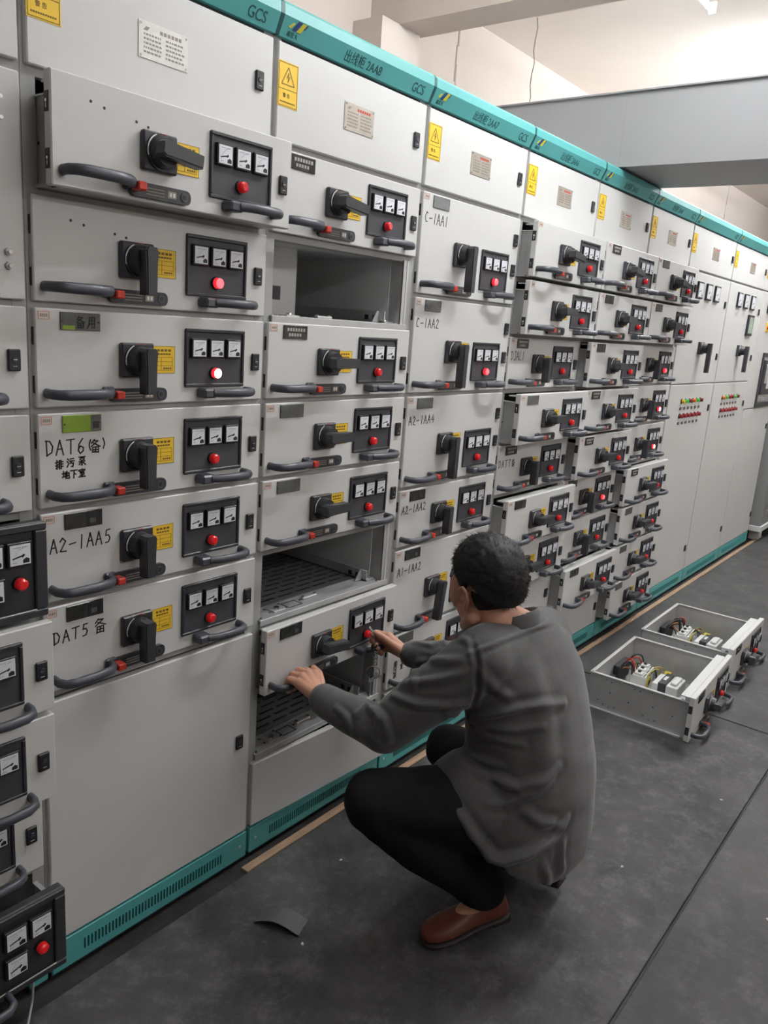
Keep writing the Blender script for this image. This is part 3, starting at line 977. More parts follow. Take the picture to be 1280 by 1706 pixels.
def cabinet(x0, w, label, rows, name=None, num='', logo=True, gcs=True, bright=False, plate_x=None, sign=True, with_plinth=True):
    """carcass of one switchgear cabinet; rows = row boundaries for the rails"""
    t = thing('switchgear_cabinet', label, 'cabinet', (x0, 0, 0), 0, 'row of switchgear cabinets')
    mb = MB()
    for xa, xb in ((0.0005, 0.028), (w - 0.028, w - 0.0005)):
        mb.box((xa, 0.0125, 0.089), (xb, 0.045, 2.1335), PAINT_D)
    mb.box((0.028, 0.0125, 1.900), (w - 0.028, 0.03, 1.915), PAINT_D)
    for z in rows:
        mb.box((0.028, 0.0135, z - 0.004), (w - 0.028, 0.06, z + 0.012), PAINT_D)
    mb.box((0.028, 0.0125, 2.118), (w - 0.028, 0.03, 2.1335), BLACK)  # black bar: shade of the gap under the header, put in as colour
    mb.box((0.0005, 0.0125, 0.086), (w - 0.0005, 0.8, 0.090), PAINT_D)
    ob('frame', mb, t)
    mb = MB()
    mb.box((0.0008, 0.045, 0.09), (0.004, 0.8, 2.19), GALV_D)
    mb.box((w - 0.004, 0.045, 0.09), (w - 0.0008, 0.8, 2.19), GALV_D)
    ob('side_sheet', mb, t)
    mb = MB()
    mb.box((0.004, 0.795, 0.09), (w - 0.004, 0.8, 2.19), PAINT_D)
    mb.box((0.0005, 0.06, 2.19), (w - 0.0005, 0.8, 2.2), PAINT)
    ob('rear_and_roof', mb, t)
    mb = MB()
    for z in rows:
        mb.box((0.004, 0.06, z + 0.002), (w - 0.004, 0.56, z + 0.0045), GALV_D)
    mb.box((0.004, 0.56, 0.09), (w - 0.004, 0.563, 1.9), GALV_D)
    ob('shelves', mb, t)
    if with_plinth:
        ob('plinth', cached('plinth%.1f' % w, plinth(w)), t)
    header_part(t, w, name, num, logo, gcs)
    d = ob('upper_door', cached('topdoor%.1f' % w, door_plate(w - 0.016, 0.2085)), t, (0.008, 0, 1.9155))
    if sign:
        s = ob('warning_sign', cached('warnsign', warning_sign), d, (0.0, 0, 0.0745))
        s['label'] = 'yellow high voltage warning sign'
    px = plate_x if plate_x is not None else (0.233 if w < 0.7 else 0.36)
    ob('rating_plate', cached('rplate%d' % bright, rating_plate(bright)), d, (px, 0, 0.0725))
    ob('lock', cached('lock', lock_mesh), d, (w - 0.071, 0, 0.089))
    return t
def lower_door(t, w, z0, z1, locks):
    d = ob('lower_door', cached('ldoor%.2f_%.2f' % (w, z1 - z0), door_plate(w - 0.016, z1 - z0)), t, (0.008, 0, z0))
    for (lx, lz) in locks:
        ob('lock', cached('lock', lock_mesh), d, (lx - 0.008, 0, lz - z0))
    return d

# ================================================================== THE ROW
R9 = [0.1, 0.3, 0.5, 0.7, 0.9, 1.1, 1.3, 1.5, 1.7]
# --- cabinet cut off by the frame, with the black-fronted units
c = cabinet(-0.6, 0.6, 'switchgear cabinet nearest the camera, cut off by the photo edge, with black-fronted drawers', [0.1, 0.3, 0.5, 0.7, 0.9, 1.1, 1.3, 1.5], None, '', False, False, plate_x=0.233, sign=True, with_plinth=False)
mb = MB()
mb.box((0.552, 0.0, 0.010), (0.595, 0.02, 0.089), TEAL, 0.002)
mb.box((0.552, 0.006, 0.0), (0.595, 0.02, 0.010), BLACK)
mb.box((0.004, 0.10, 0.0), (0.552, 0.11, 0.089), BLACK)  # black board stands in for the shade inside the open plinth
ob('plinth', mb, c)
d = ob('instrument_door', cached('ldoor_i', door_plate(0.584, 0.385)), c, (0.008, 0, 1.513))
for (x, z) in ((0.545, 0.335), (0.545, 0.302), (0.553, 0.082), (0.553, 0.058)):
    mb = MB()
    mb.cyl((0, 0, 0), (0, -0.006, 0), 0.0075, 0.0065, GALV, 6)
    mb.cyl((0, -0.006, 0), (0, -0.011, 0), 0.004, 0.0035, CHROME, 10)
    ob('bolt', mb, d, (x, 0, z))
mb = MB()
mb.box((0.0, -0.004, 0.0), (0.12, 0.0, 0.075), PLATE_B, 0.001)
mb.cyl((0.113, -0.004, 0.022), (0.113, -0.012, 0.022), 0.008, 0.007, BLACK, 14)
mb.box((0.02, -0.0055, 0.03), (0.09, -0.0035, 0.065), LCD)
mb.tube([(0.112, -0.006, 0.05), (0.116, -0.008, 0.04), (0.117, -0.008, 0.03)], 0.0022, BLACK)
ob('protection_relay', mb, d, (0.405, 0, 0.145))
drawer(-0.6, 1.3, 0.2, 'grey drawer unit nearest the camera, directly below the bolted instrument door', 0.0)
drawer(-0.6, 1.1, 0.2, 'grey drawer unit second below the bolted instrument door, above the black-fronted unit', 0.0)
half_drawer(-0.6, 0.9, 'black-fronted half drawer unit beside the A2-1AA5 drawer', 0.042)
drawer(-0.6, 0.7, 0.2, 'grey drawer unit directly below the upper black-fronted unit, pulled out slightly', 0.064)
drawer(-0.6, 0.5, 0.2, 'grey drawer unit second below the upper black-fronted unit, pulled out slightly', 0.062)
drawer(-0.6, 0.3, 0.2, 'grey drawer unit pushed in above the lowest black-fronted unit', 0.003)
half_drawer(-0.6, 0.1, 'black-fronted half drawer unit pulled out nearest the floor', 0.077)

# --- cabinet with the DAT6 and DAT5 drawers
N1 = 'the cabinet with the DAT6 drawer'
c = cabinet(0.0, 0.6, 'switchgear cabinet holding the DAT6 and DAT5 drawers above one big plain door', [0.7, 0.9, 1.1, 1.3, 1.5, 1.7], None, '', False, True, bright=True, plate_x=0.226)
lower_door(c, 0.6, 0.095, 0.690, [(0.541, 0.366)])
drawer(0.0, 1.7, 0.2, 'topmost drawer unit of ' + N1 + ', pulled out, switch handle sideways', 0.072, 'tilt', 'off', None, tagged=False, holes=True)
drawer(0.0, 1.5, 0.2, 'drawer unit with glowing lamp and screw holes, second in ' + N1, 0.0, 'down', 'on', None, tagged=False, holes=True)
drawer(0.0, 1.3, 0.2, 'drawer unit with the brightest lamp, directly above the DAT6 drawer', 0.0, 'down', 'hot', 'spare')
drawer(0.0, 1.1, 0.2, 'drawer unit marked DAT6 in black marker, with green label', 0.0, 'down', 'off', 'green',
       ink=[('DAT6', 0.022, 0.118, 0.030, 0.0225, False, 0.0), ('(', 0.113, 0.122, 0.022, 0.01, False, 0), ('备', 0.119, 0.117, 0.027, 0.02, False, 0), (')', 0.147, 0.124, 0.022, 0.01, False, 0),
            ('排污泵', 0.042, 0.090, 0.018, 0.025, False, 0.06), ('地下室', 0.056, 0.068, 0.017, 0.017, False, 0.02)])
drawer(0.0, 0.9, 0.2, 'drawer unit marked A2-1AA5 in black marker', 0.0, 'down', 'off', 'dark',
       ink=[('A2-1AA5', 0.026, 0.117, 0.029, 0.0205, False, 0.012)])
drawer(0.0, 0.7, 0.2, 'drawer unit marked DAT5 in black marker, above the big plain door', 0.0, 'down', 'off', 'dark',
       ink=[('DAT5', 0.028, 0.118, 0.027, 0.0215, False, 0.03), ('备', 0.122, 0.118, 0.033, 0.03, False, 0.0)])

# --- 2AA8
N2 = 'the 2AA8 cabinet'
c = cabinet(0.6, 0.6, 'switchgear cabinet titled 2AA8, with three empty drawer openings', R9, '出线柜', '2AA8')
drawer(0.6, 1.7, 0.2, 'topmost drawer unit of ' + N2 + ', directly above its upper empty opening', 0.0, 'tilt', 'off', 'print', tagged=False)
drawer(0.6, 1.3, 0.2, 'drawer unit of ' + N2 + ' directly below its upper empty opening', 0.0, 'right', 'off', 'print')
drawer(0.6, 1.1, 0.2, 'drawer unit of ' + N2 + ' in the middle of three between the empty openings', 0.0, 'right', 'off', 'grey')
drawer(0.6, 0.9, 0.2, 'drawer unit of ' + N2 + ' directly above its middle empty opening', 0.0, 'right', 'off', 'grey')
drawer(0.6, 0.5, 0.2, 'drawer unit being pulled out by the squatting man', 0.036, 'tilt', 'off', 'dark', rotz=rad(0.9))
# empty openings: tray floor with slots, guide rails, liner, right-hand post
def slot_tray():
    mb = MB()
    x0, x1 = 0.020, 0.545
    mb.box((x0, 0.004, 0.0), (x1, 0.50, 0.004), GALV)
    mb.box((x0, 0.002, -0.013), (x1 + 0.03, 0.006, 0.0045), GALV, 0.001)
    mb.box((x0, 0.075, 0.004), (x1, 0.50, 0.0062), SLOTF)
    for r in range(11):
        for k in range(7):
            x = x0 + 0.02 + 0.073 * k + (0.035 if r % 2 else 0)
            if x + 0.055 < x1:
                y = 0.10 + 0.030 * r
                mb.box((x, y, 0.0060), (x + 0.056, y + 0.0075, 0.0068), BLACK)
    # punched interlock catch near the front edge
    def frame(xa, ya, xb, yb, w=0.003):
        for a, b in (((xa, ya), (xb, ya + w)), ((xa, yb - w), (xb, yb)), ((xa, ya), (xa + w, yb)), ((xb - w, ya), (xb, yb))):
            mb.box((a[0], a[1], 0.0038), (b[0], b[1], 0.0046), BLACK)
    frame(0.150, 0.022, 0.205, 0.060)
    mb.box((0.090, 0.020, 0.004), (0.135, 0.052, 0.008), GALV, 0.001)
    mb.cyl((0.112, 0.036, 0.008), (0.112, 0.036, 0.013), 0.009, 0.008, CHROME, 14)
    for x, y in ((0.08, 0.03), (0.083, 0.055), (0.142, 0.028), (0.214, 0.045), (0.145, 0.062)):
        mb.box((x, y, 0.0038), (x + 0.007, y + 0.006, 0.0046), BLACK)
    mb.box((0.225, 0.040, 0.004), (0.285, 0.056, 0.011), GALV, 0.002)
    for x in (0.23, 0.28):
        mb.cyl((x, 0.048, 0.011), (x, 0.048, 0.014), 0.005, 0.005, CHROME, 10)
    for x in (x0 + 0.008, x1 - 0.012):
        mb.cyl((x, 0.012, 0.004), (x, 0.012, 0.0075), 0.006, 0.005, CHROME, 10)
    return mb
def guide_rail():
    mb = MB()
    mb.box((0.500, 0.03, 0.006), (0.504, 0.50, 0.038), GALV)
    mb.box((0.500, 0.03, 0.006), (0.545, 0.50, 0.009), GALV)
    mb.prism([(0.47, 0.006), (0.505, 0.006), (0.505, 0.038), (0.49, 0.038)], 0.05, 0.053, GALV)
    for y in (0.06, 0.09):
        mb.box((0.4985, y, 0.012), (0.4995, y + 0.014, 0.026), BLACK)
    mb.cyl((0.52, 0.045, 0.009), (0.52, 0.045, 0.014), 0.008, 0.007, CHROME, 12)
    return mb
def right_post():
    mb = MB()
    mb.box((0.548, 0.010, 0.0), (0.578, 0.013, 0.197), GALV)
    mb.box((0.548, 0.010, 0.0), (0.551, 0.055, 0.197), GALV)
    mb.box((0.566, 0.0085, 0.0), (0.570, 0.0105, 0.197), GALV_D)
    return mb
def liner(inner):
    mb = MB()
    mb.box((0.018, 0.03, 0.0), (0.020, 0.50, 0.197), PAINT)
    mb.box((0.546, 0.055, 0.0), (0.548, 0.50, 0.197), GALV_D)
    mb.box((0.020, 0.50, 0.0), (0.546, 0.503, 0.197), GALV_D)
    mb.box((0.030, 0.485, 0.150), (0.546, 0.50, 0.197), GALV_D)
    mb.box((0.030, 0.46, 0.004), (0.535, 0.50, 0.035), GALV_D, 0.002)
    mb.box((0.16, 0.494, 0.02), (0.18, 0.499, 0.18), PAINT_D)
    # inner panel standing before the rear sheet on the near side
    if not inner:
        return mb
    mb.box((0.020, 0.20, 0.004), (0.298, 0.204, 0.190), PAINT)
    mb.box((0.190, 0.1985, 0.048), (0.238, 0.2005, 0.085), BLACK)
    mb.box((0.298, 0.20, 0.004), (0.301, 0.50, 0.190), PAINT_D)
    return mb
for z in (1.5, 0.7, 0.3):
    ob('slotted_tray', cached('slot_tray', slot_tray), c, (0, 0, z + 0.013))
    ob('guide_rail', cached('guide_rail', guide_rail), c, (0, 0, z + 0.013))
    ob('post', cached('right_post', right_post), c, (0, 0, z + 0.002))
    ob('compartment_liner', cached('liner%d' % (z > 1), lambda: liner(z > 1)), c, (0, 0, z + 0.012))
mb = MB()
mb.box((0, 0, 0), (0.590, 0.020, 0.196), PAINT, 0.0022)
ob('bottom_panel', mb, c, (0.006, -0.003, 0.099), (0, 0, rad(-2.8)))

# --- 2AA7 with the tall drawers
N3 = 'the 2AA7 cabinet'
c = cabinet(1.2, 0.6, 'switchgear cabinet titled 2AA7, with tall drawers marked C-1AA1 and C-1AA2', [0.1, 0.3, 0.5, 0.8, 1.0, 1.3, 1.6], '出线柜', '2AA7')
drawer(1.2, 1.6, 0.3, 'tall drawer unit marked C-1AA1, with a glowing lamp', 0.0, 'down', 'on', 'grey', ink=[('C-1AA1', 0.022, 0.216, 0.030, 0.021, False, 0.0)], sticker_on=False)
drawer(1.2, 1.3, 0.3, 'tall drawer unit marked C-1AA2, with a glowing lamp', 0.0, 'down', 'on', 'grey', ink=[('C-1AA2', 0.020, 0.212, 0.028, 0.021, False, 0.012)])
drawer(1.2, 1.0, 0.3, 'tall drawer unit marked A2-1AA4', 0.0, 'down', 'off', 'grey', ink=[('A2-1AA4', 0.022, 0.212, 0.027, 0.0205, False, 0.014)])
drawer(1.2, 0.8, 0.2, 'drawer unit marked A2-1AA2', 0.0, 'down', 'off', 'dark', ink=[('A2-1AA2', 0.022, 0.122, 0.027, 0.0195, False, 0.016)])
drawer(1.2, 0.5, 0.3, 'tall drawer unit marked A1-1AA2, beside the face of the man', 0.0, 'lean', 'off', 'dark', ink=[('A1-1AA2', 0.024, 0.212, 0.028, 0.0195, False, 0.014)])
drawer(1.2, 0.3, 0.2, 'drawer unit with vertical handwriting and a lit lamp, behind the arms of the man', 0.0, 'right', 'on', 'grey',
       ink=[('备', 0.135, 0.125, 0.022, 0.02, False, 0), ('排污泵', 0.045, 0.085, 0.022, 0.021, True, 0), ('电室', 0.082, 0.09, 0.020, 0.022, True, 0), ('用', 0.118, 0.082, 0.018, 0.02, True, 0)], tagged=False)
lower_door(c, 0.6, 0.095, 0.300, [(0.553, 0.19)])

# --- 2AA6
N4 = 'the 2AA6 cabinet'
c = cabinet(1.8, 0.6, 'switchgear cabinet titled 2AA6, just before the overhead duct', [0.5, 0.7, 0.9, 1.1, 1.3, 1.5, 1.7], '出线柜', '2AA6')
drawer(1.8, 1.7, 0.2, 'topmost drawer unit of ' + N4 + ', pulled out, its perforated side showing', 0.062, 'tilt', 'off', None)
drawer(1.8, 1.5, 0.2, 'pulled out drawer unit directly above the DJAL1 drawer', 0.056, 'right', 'off', None)
drawer(1.8, 1.3, 0.2, 'drawer unit marked DJAL1 in black marker, pushed in', 0.0, 'down', 'off', 'print', ink=[('DJAL1', 0.022, 0.118, 0.032, 0.021, False, 0.0)])
drawer(1.8, 1.1, 0.2, 'pulled out drawer unit between the DJAL1 and DAT7 drawers', 0.068, 'right', 'off', 'grey')
drawer(1.8, 0.9, 0.2, 'drawer unit marked DAT7 in black marker, pushed in', 0.0, 'down', 'off', 'print', ink=[('DAT7', 0.016, 0.116, 0.028, 0.0245, False, 0.0), ('备', 0.116, 0.114, 0.028, 0.02, False, 0)])
drawer(1.8, 0.7, 0.2, 'pulled out drawer unit directly below the DAT7 drawer', 0.064, 'right', 'off', 'dark')
drawer(1.8, 0.5, 0.2, 'drawer unit half hidden by the head of the man, lowest in ' + N4, 0.040, 'right', 'off', 'dark')
lower_door(c, 0.6, 0.095, 0.500, [(0.545, 0.19), (0.545, 0.38)])

# --- cabinet under the duct
N5 = 'the cabinet under the duct'
c = cabinet(2.4, 0.6, 'switchgear cabinet directly under the overhead duct, its header in shade', R9[1:], '出线柜', '2AA5')
drawer(2.4, 1.7, 0.2, 'topmost drawer unit of ' + N5 + ', pulled out', 0.062, 'tilt', 'off', 'print')
drawer(2.4, 1.5, 0.2, 'drawer unit second from the top of ' + N5 + ', pulled out', 0.058, 'right', 'off', 'dark')
drawer(2.4, 1.3, 0.2, 'drawer unit of ' + N5 + ' pulled out beside the DJAL1 drawer', 0.050, 'right', 'off', 'dark')
drawer(2.4, 1.1, 0.2, 'drawer unit fourth from the top of ' + N5 + ', with a printed label', 0.054, 'right', 'off', 'print')
drawer(2.4, 0.9, 0.2, 'drawer unit of ' + N5 + ' pulled out beside the DAT7 drawer', 0.051, 'right', 'off', 'print')
drawer(2.4, 0.7, 0.2, 'pushed in drawer unit with a glowing lamp in ' + N5, 0.0, 'down', 'on', 'grey')
drawer(2.4, 0.5, 0.2, 'pushed in drawer unit with vertical marker writing in ' + N5, 0.0, 'down', 'off', None, tagged=False, ink=[('C-12', 0.062, 0.150, 0.018, 0.022, True, 0)])
drawer(2.4, 0.3, 0.2, 'lowest drawer unit of ' + N5 + ', pulled out above a plain door', 0.062, 'tilt', 'off', 'dark', tagged=False)
lower_door(c, 0.6, 0.095, 0.300, [(0.545, 0.17)])

# --- last drawer cabinet
N6 = 'the drawer cabinet before the meter cabinets'
c = cabinet(3.0, 0.6, 'last switchgear cabinet full of drawers, just beyond the overhead duct', R9, '出线柜', '2AA4')
drawer(3.0, 1.7, 0.2, 'topmost drawer unit of ' + N6, 0.060, 'tilt', 'off', 'grey')
drawer(3.0, 1.5, 0.2, 'drawer unit second from the top of ' + N6, 0.056, 'right', 'off', 'grey')
drawer(3.0, 1.3, 0.2, 'pushed in drawer unit third from the top of ' + N6, 0.0, 'down', 'on', None, tagged=False)
drawer(3.0, 1.1, 0.2, 'upper drawer unit with a blazing lamp in ' + N6, 0.0, 'down', 'hot', None, tagged=False)
drawer(3.0, 0.9, 0.2, 'lower drawer unit with a blazing lamp in ' + N6, 0.0, 'down', 'hot', None, tagged=False)
drawer(3.0, 0.7, 0.2, 'pulled out drawer unit fourth from the bottom of ' + N6, 0.054, 'right', 'off', 'print', tagged=False)
drawer(3.0, 0.5, 0.2, 'pulled out drawer unit third from the bottom of ' + N6, 0.053, 'right', 'off', 'grey', tagged=False)
drawer(3.0, 0.3, 0.2, 'drawer unit second from the bottom of ' + N6, 0.053, 'right', 'off', 'grey', tagged=False)
drawer(3.0, 0.1, 0.2, 'bottom drawer unit of ' + N6, 0.058, 'right', 'off', 'grey', tagged=False)

# --- door cabinets with meters and signal lamps
def big_meter():
    mb = MB()
    mb.box((0, -0.011, 0), (0.094, 0.0, 0.090), BLACK, 0.002)
    mb.box((0.009, -0.0118, 0.009), (0.085, -0.0108, 0.081), DIAL)
    mb.prism([(0.022, 0.034), (0.056, 0.043), (0.055, 0.047), (0.021, 0.038)], -0.0122, -0.0116, INK)
    mb.box((0.056, -0.0122, 0.012), (0.081, -0.0116, 0.026), DIALG)
    return mb
def signal(m):
    def f():
        mb = MB()
        mb.cyl((0, 0, 0), (0, -0.005, 0), 0.015, 0.014, BLACK, 16)
        mb.cyl((0, -0.005, 0), (0, -0.020, 0), 0.0115, 0.0105, m, 16)
        return mb
    return f
def name_tab():
    mb = MB()
    mb.box((-0.015, -0.003, -0.007), (0.015, 0.0, 0.007), BLACK, 0.001)
    mb.box((-0.009, -0.0034, -0.003), (0.009, -0.0028, 0.003), LABELT)
    return mb
def big_switch(d, x, z):
    s = ob('rotary_switch', cached('swbase', switch_base), d, (x, 0, z))
    def hh():
        mb = MB()
        mb.cyl((0, -0.017, 0), (0, -0.045, 0), 0.030, 0.026, BLACK, 24)
        mb.prism([(-0.014, -0.135), (0.014, -0.135), (0.015, 0.030), (-0.015, 0.030)], -0.066, -0.045, BLACK2)
        return mb
    ob('switch_handle', cached('bigswh', hh), s)
def meter_cabinet(x0, label, meters, colours, display=False, num=''):
    c = cabinet(x0, 0.8, label, [1.3, 0.1], None, num, True, True)
    d = ob('middle_door', cached('mdoor', door_plate(0.784, 0.6)), c, (0.008, 0, 1.3035))
    for mx in meters:
        ob('panel_meter', cached('bigmeter', big_meter), d, (mx - 0.008, 0, 0.464))
    if display:
        mb = MB()
        mb.box((0, -0.014, -0.012), (0.125, 0.0, 0.122), BLACK, 0.003)
        mb.box((0.014, -0.0148, 0.004), (0.111, -0.0138, 0.108), LCD)
        mb.box((0.024, -0.0151, 0.05), (0.1, -0.0147, 0.056), DIALG)
        ob('power_display', mb, d, (0.488, 0, 0.311))
    big_switch(d, 0.395, 0.2)
    for z in (0.440, 0.135):
        ob('lock', cached('lock', lock_mesh), d, (0.724, 0, z))
    d2 = lower_door(c, 0.8, 0.095, 1.2965, [(0.735, 1.13), (0.735, 0.225)])
    for r, z in enumerate((1.205, 1.121)):
        for k in range(6):
            m, nm = colours[r][k]
            ob('signal_lamp', cached('sig' + nm, signal(m)), d2, (0.225 + 0.066 * k - 0.008, 0, z - 0.095), label=nm + ' signal lamp')
            ob('name_tab', cached('ntab', name_tab), d2, (0.225 + 0.066 * k - 0.008, 0, z - 0.042 - 0.095))
    return c
Y_, G_, R_, O_, K_ = (YEL, 'yellow'), (GREEN, 'green'), (DULLRED, 'dull red'), (ORANGE, 'orange'), (DARKRED, 'dark red')
meter_cabinet(3.6, 'cabinet with three panel meters and no display, first past the drawer cabinets', (0.183, 0.343, 0.501), [[Y_, G_, R_, O_, G_, K_], [(DULLRED, 'dull red')] * 6])
meter_cabinet(4.4, 'cabinet with three panel meters and a green display below them', (0.182, 0.338, 0.501), [[O_, G_, R_, R_, G_, K_], [(DULLRED, 'dull red')] * 6], True)
c = cabinet(5.2, 0.8, 'end cabinet of the row, with the black framed breaker window', [1.1, 0.1], None, '', True, True)
d = ob('middle_door', cached('mdoor9', door_plate(0.784, 0.8)), c, (0.008, 0, 1.106))
mb = MB()
for a, b in (((0, -0.012, 0), (0.43, 0, 0.03)), ((0, -0.012, 0.36), (0.43, 0, 0.39)), ((0, -0.012, 0.03), (0.03, 0, 0.36)), ((0.40, -0.012, 0.03), (0.43, 0, 0.36))):
    mb.box(a, b, BLACK2, 0.002)
ob('breaker_window_frame', mb, d, (0.262, 0, 0.004))
mb = MB()
mb.box((0.03, -0.003, 0.03), (0.40, 0.0, 0.36), GALV_D)
mb.box((0.05, -0.02, 0.09), (0.38, -0.003, 0.34), BLACK2, 0.004)
mb.box((0.08, -0.03, 0.17), (0.13, -0.02, 0.31), GALV, 0.003)
mb.box((0.16, -0.026, 0.13), (0.34, -0.02, 0.30), GALV_D, 0.003)
mb.box((0.05, -0.014, 0.04), (0.38, -0.003, 0.075), PLATE, 0.002)
for k in range(5):
    mb.box((0.07 + 0.055 * k, -0.018, 0.045), (0.105 + 0.055 * k, -0.014, 0.068), DIALG)
ob('air_circuit_breaker', mb, d, (0.262, 0, 0.004))
for mx in (0.15, 0.31, 0.47):
    ob('panel_meter', cached('bigmeter', big_meter), d, (mx, 0, 0.665))
mb = MB()
mb.box((-0.033, -0.004, -0.033), (0.033, 0, 0.033), YEL, 0.002)
mb.cyl((0, -0.004, 0), (0, -0.02, 0), 0.013, 0.013, REDP, 16)
mb.cyl((0, -0.02, 0), (0, -0.032, 0), 0.021, 0.018, REDP, 18)
ob('emergency_button', mb, d, (0.24, 0, 0.57))
for z in (0.64, 0.335):
    ob('lock', cached('lock', lock_mesh), d, (0.724, 0, z))
lower_door(c, 0.8, 0.095, 1.099, [(0.735, 0.925), (0.755, 0.215)])

# --- transformer enclosure past the end of the row
t = thing('transformer_enclosure', 'grey grilled transformer enclosure on short legs past the end cabinet', 'transformer', (6.06, -0.07, 0))
mb = MB()
mb.box((0, 0, 0.11), (1.4, 0.9, 2.1), MESHG, 0.004)
for k in range(38):
    mb.box((0.10, -0.006, 0.22 + 0.022 * k), (0.62, 0.001, 0.230 + 0.022 * k), DUCT)
    mb.box((0.78, -0.006, 0.22 + 0.022 * k), (1.3, 0.001, 0.230 + 0.022 * k), DUCT)
ob('housing', mb, t)
mb = MB(); mb.box((-0.01, -0.012, 0.085), (1.41, 0.9, 0.13), GALV_D, 0.003)
ob('base_frame', mb, t)
for (x, y) in ((0.12, 0.02), (1.2, 0.02), (0.12, 0.8), (1.2, 0.8)):
    mb = MB(); mb.box((x, y, -0.008), (x + 0.09, y + 0.08, 0.085), GALV_D)
    ob('leg', mb, t)

# ================================================================== TRAYS ON THE FLOOR
def fit_out(t, seed):
    rnd = random.Random(seed)
    # breakers in a row near the back
    for k in range(3):
        mb = MB()
        x, y = 0.335 + 0.052 * k, 0.325 + 0.004 * k
        mb.box((x, y - 0.035, 0.018), (x + 0.047, y + 0.035, 0.082), WHITEP, 0.003)
        mb.box((x + 0.006, y - 0.018, 0.082), (x + 0.041, y + 0.018, 0.092), WHITEP, 0.002)
        mb.box((x + 0.017, y - 0.007, 0.092), (x + 0.030, y + 0.007, 0.100), BLACK, 0.002)
        for q in range(3):
            mb.cyl((x + 0.010 + 0.013 * q, y - 0.026, 0.082), (x + 0.010 + 0.013 * q, y - 0.026, 0.0835), 0.004, 0.004, BLACK, 8)
        ob('circuit_breaker', mb, t)
    # contactor: two pale blocks round a dark body
    mb = MB()
    mb.box((0.345, 0.235, 0.018), (0.475, 0.262, 0.068), WHITEP, 0.003)
    mb.box((0.345, 0.200, 0.018), (0.475, 0.235, 0.078), BLACK2, 0.003)
    mb.box((0.345, 0.150, 0.018), (0.475, 0.200, 0.072), WHITEP, 0.003)
    mb.box((0.365, 0.160, 0.072), (0.455, 0.188, 0.084), WHITEP, 0.003)
    mb.box((0.385, 0.213, 0.078), (0.43, 0.226, 0.080), DIAL)
    ob('contactor', mb, t)
    for (x, y, z) in ((0.385, 0.285, 0.018), (0.51, 0.225, 0.018)):
        mb = MB()
        mb.cyl((x, y, z), (x, y + 0.028, z + 0.0), 0.026, 0.026, YELP, 18)
        mb.cyl((x, y - 0.001, z), (x, y + 0.029, z), 0.012, 0.012, BLACK, 12)
        for v in range(len(mb.v)):
            mb.v[v] = (mb.v[v][0], mb.v[v][1], mb.v[v][2] + 0.026)
        ob('current_transformer', mb, t)
    mb = MB()
    mb.box((0.475, 0.095, 0.018), (0.55, 0.130, 0.060), WHITEP, 0.003)
    mb.box((0.485, 0.105, 0.060), (0.54, 0.122, 0.068), WHITEP, 0.002)
    ob('relay', mb, t)
    mb = MB()
    for k in range(7):
        mb.box((0.36 + 0.016 * k, 0.075, 0.018), (0.374 + 0.016 * k, 0.115, 0.045), BLACK2 if k % 3 else DIALG, 0.001)
    ob('terminal_block', mb, t)
    mb = MB()
    mb.box((0.30, 0.395, 0.03), (0.44, 0.425, 0.11), BLACK, 0.003)
    mb.box((0.20, 0.405, 0.025), (0.29, 0.428, 0.075), BLACK2, 0.003)
    for k in range(4):
        mb.box((0.31 + 0.033 * k, 0.425, 0.045), (0.325 + 0.033 * k, 0.475, 0.052), GALV)
    ob('rear_connector', mb, t)
    # wiring
    for k in range(11):
        x0, x1 = 0.31 + 0.012 * k, 0.33 + rnd.uniform(0, 0.16)
        h = rnd.uniform(0.10, 0.155)
        p0, p3 = Vector((x0, 0.40, 0.09)), Vector((x1, 0.35, 0.08))
        p1, p2 = p0 + Vector((rnd.uniform(-.03, .03), -0.01, h - 0.09)), p3 + Vector((rnd.uniform(-.03, .03), 0.0, h - 0.07))
        pts = [p0 * (1 - u) ** 3 + p1 * 3 * u * (1 - u) ** 2 + p2 * 3 * u * u * (1 - u) + p3 * u ** 3 for u in [i / 10 for i in range(11)]]
        mb = MB(); mb.tube(pts, 0.0036, [WIREK, WIREK, COPPER, WIREK, REDP][k % 5], 6)
        ob('wire', mb, t)
    for k in range(6):
        x0, x1 = 0.36 + 0.03 * k, 0.36 + rnd.uniform(0, 0.14)
        p0, p3 = Vector((x0, 0.29, 0.075)), Vector((x1, 0.262, 0.06))
        if k == 5:
            p0, p3 = Vector((0.49, 0.30, 0.075)), Vector((0.545, 0.25, 0.03))
        p1, p2 = p0 + Vector((0, -0.01, rnd.uniform(.01, .05))), p3 + Vector((0.02, 0.01, rnd.uniform(.02, .05)))
        pts = [p0 * (1 - u) ** 3 + p1 * 3 * u * (1 - u) ** 2 + p2 * 3 * u * u * (1 - u) + p3 * u ** 3 for u in [i / 8 for i in range(9)]]
        mb = MB(); mb.tube(pts, 0.003, [WIREY, WIREK, WIREK, COPPER, WIREK, WIREY][k], 6)
        ob('wire', mb, t)
    for k in range(2):
        mb = MB()
        x = 0.16 + 0.045 * k
        mb.cyl((x, 0.43, 0.118 + 0.012 * k), (x, 0.475, 0.118 + 0.012 * k), 0.0035, 0.003, CHROME, 8)
        ob('plug_pin', mb, t)
for (lx, ly, rz, lb, sd) in ((2.238, -0.733, 2.0, 'removed drawer tray lying on the floor mat, the one nearer the man, open top', 1),
                            (2.895, -0.700, 0.6, 'removed drawer tray lying on the floor mat, the one farther from the man, open top', 2)):
    t = drawer(0, 0, 0.2, lb, 0, 'tilt', 'off', 'dark', tagged=False, rotz=rad(rz), loc=(lx, ly, -0.0125), group='removed drawer trays on the floor')
    fit_out(t, sd)

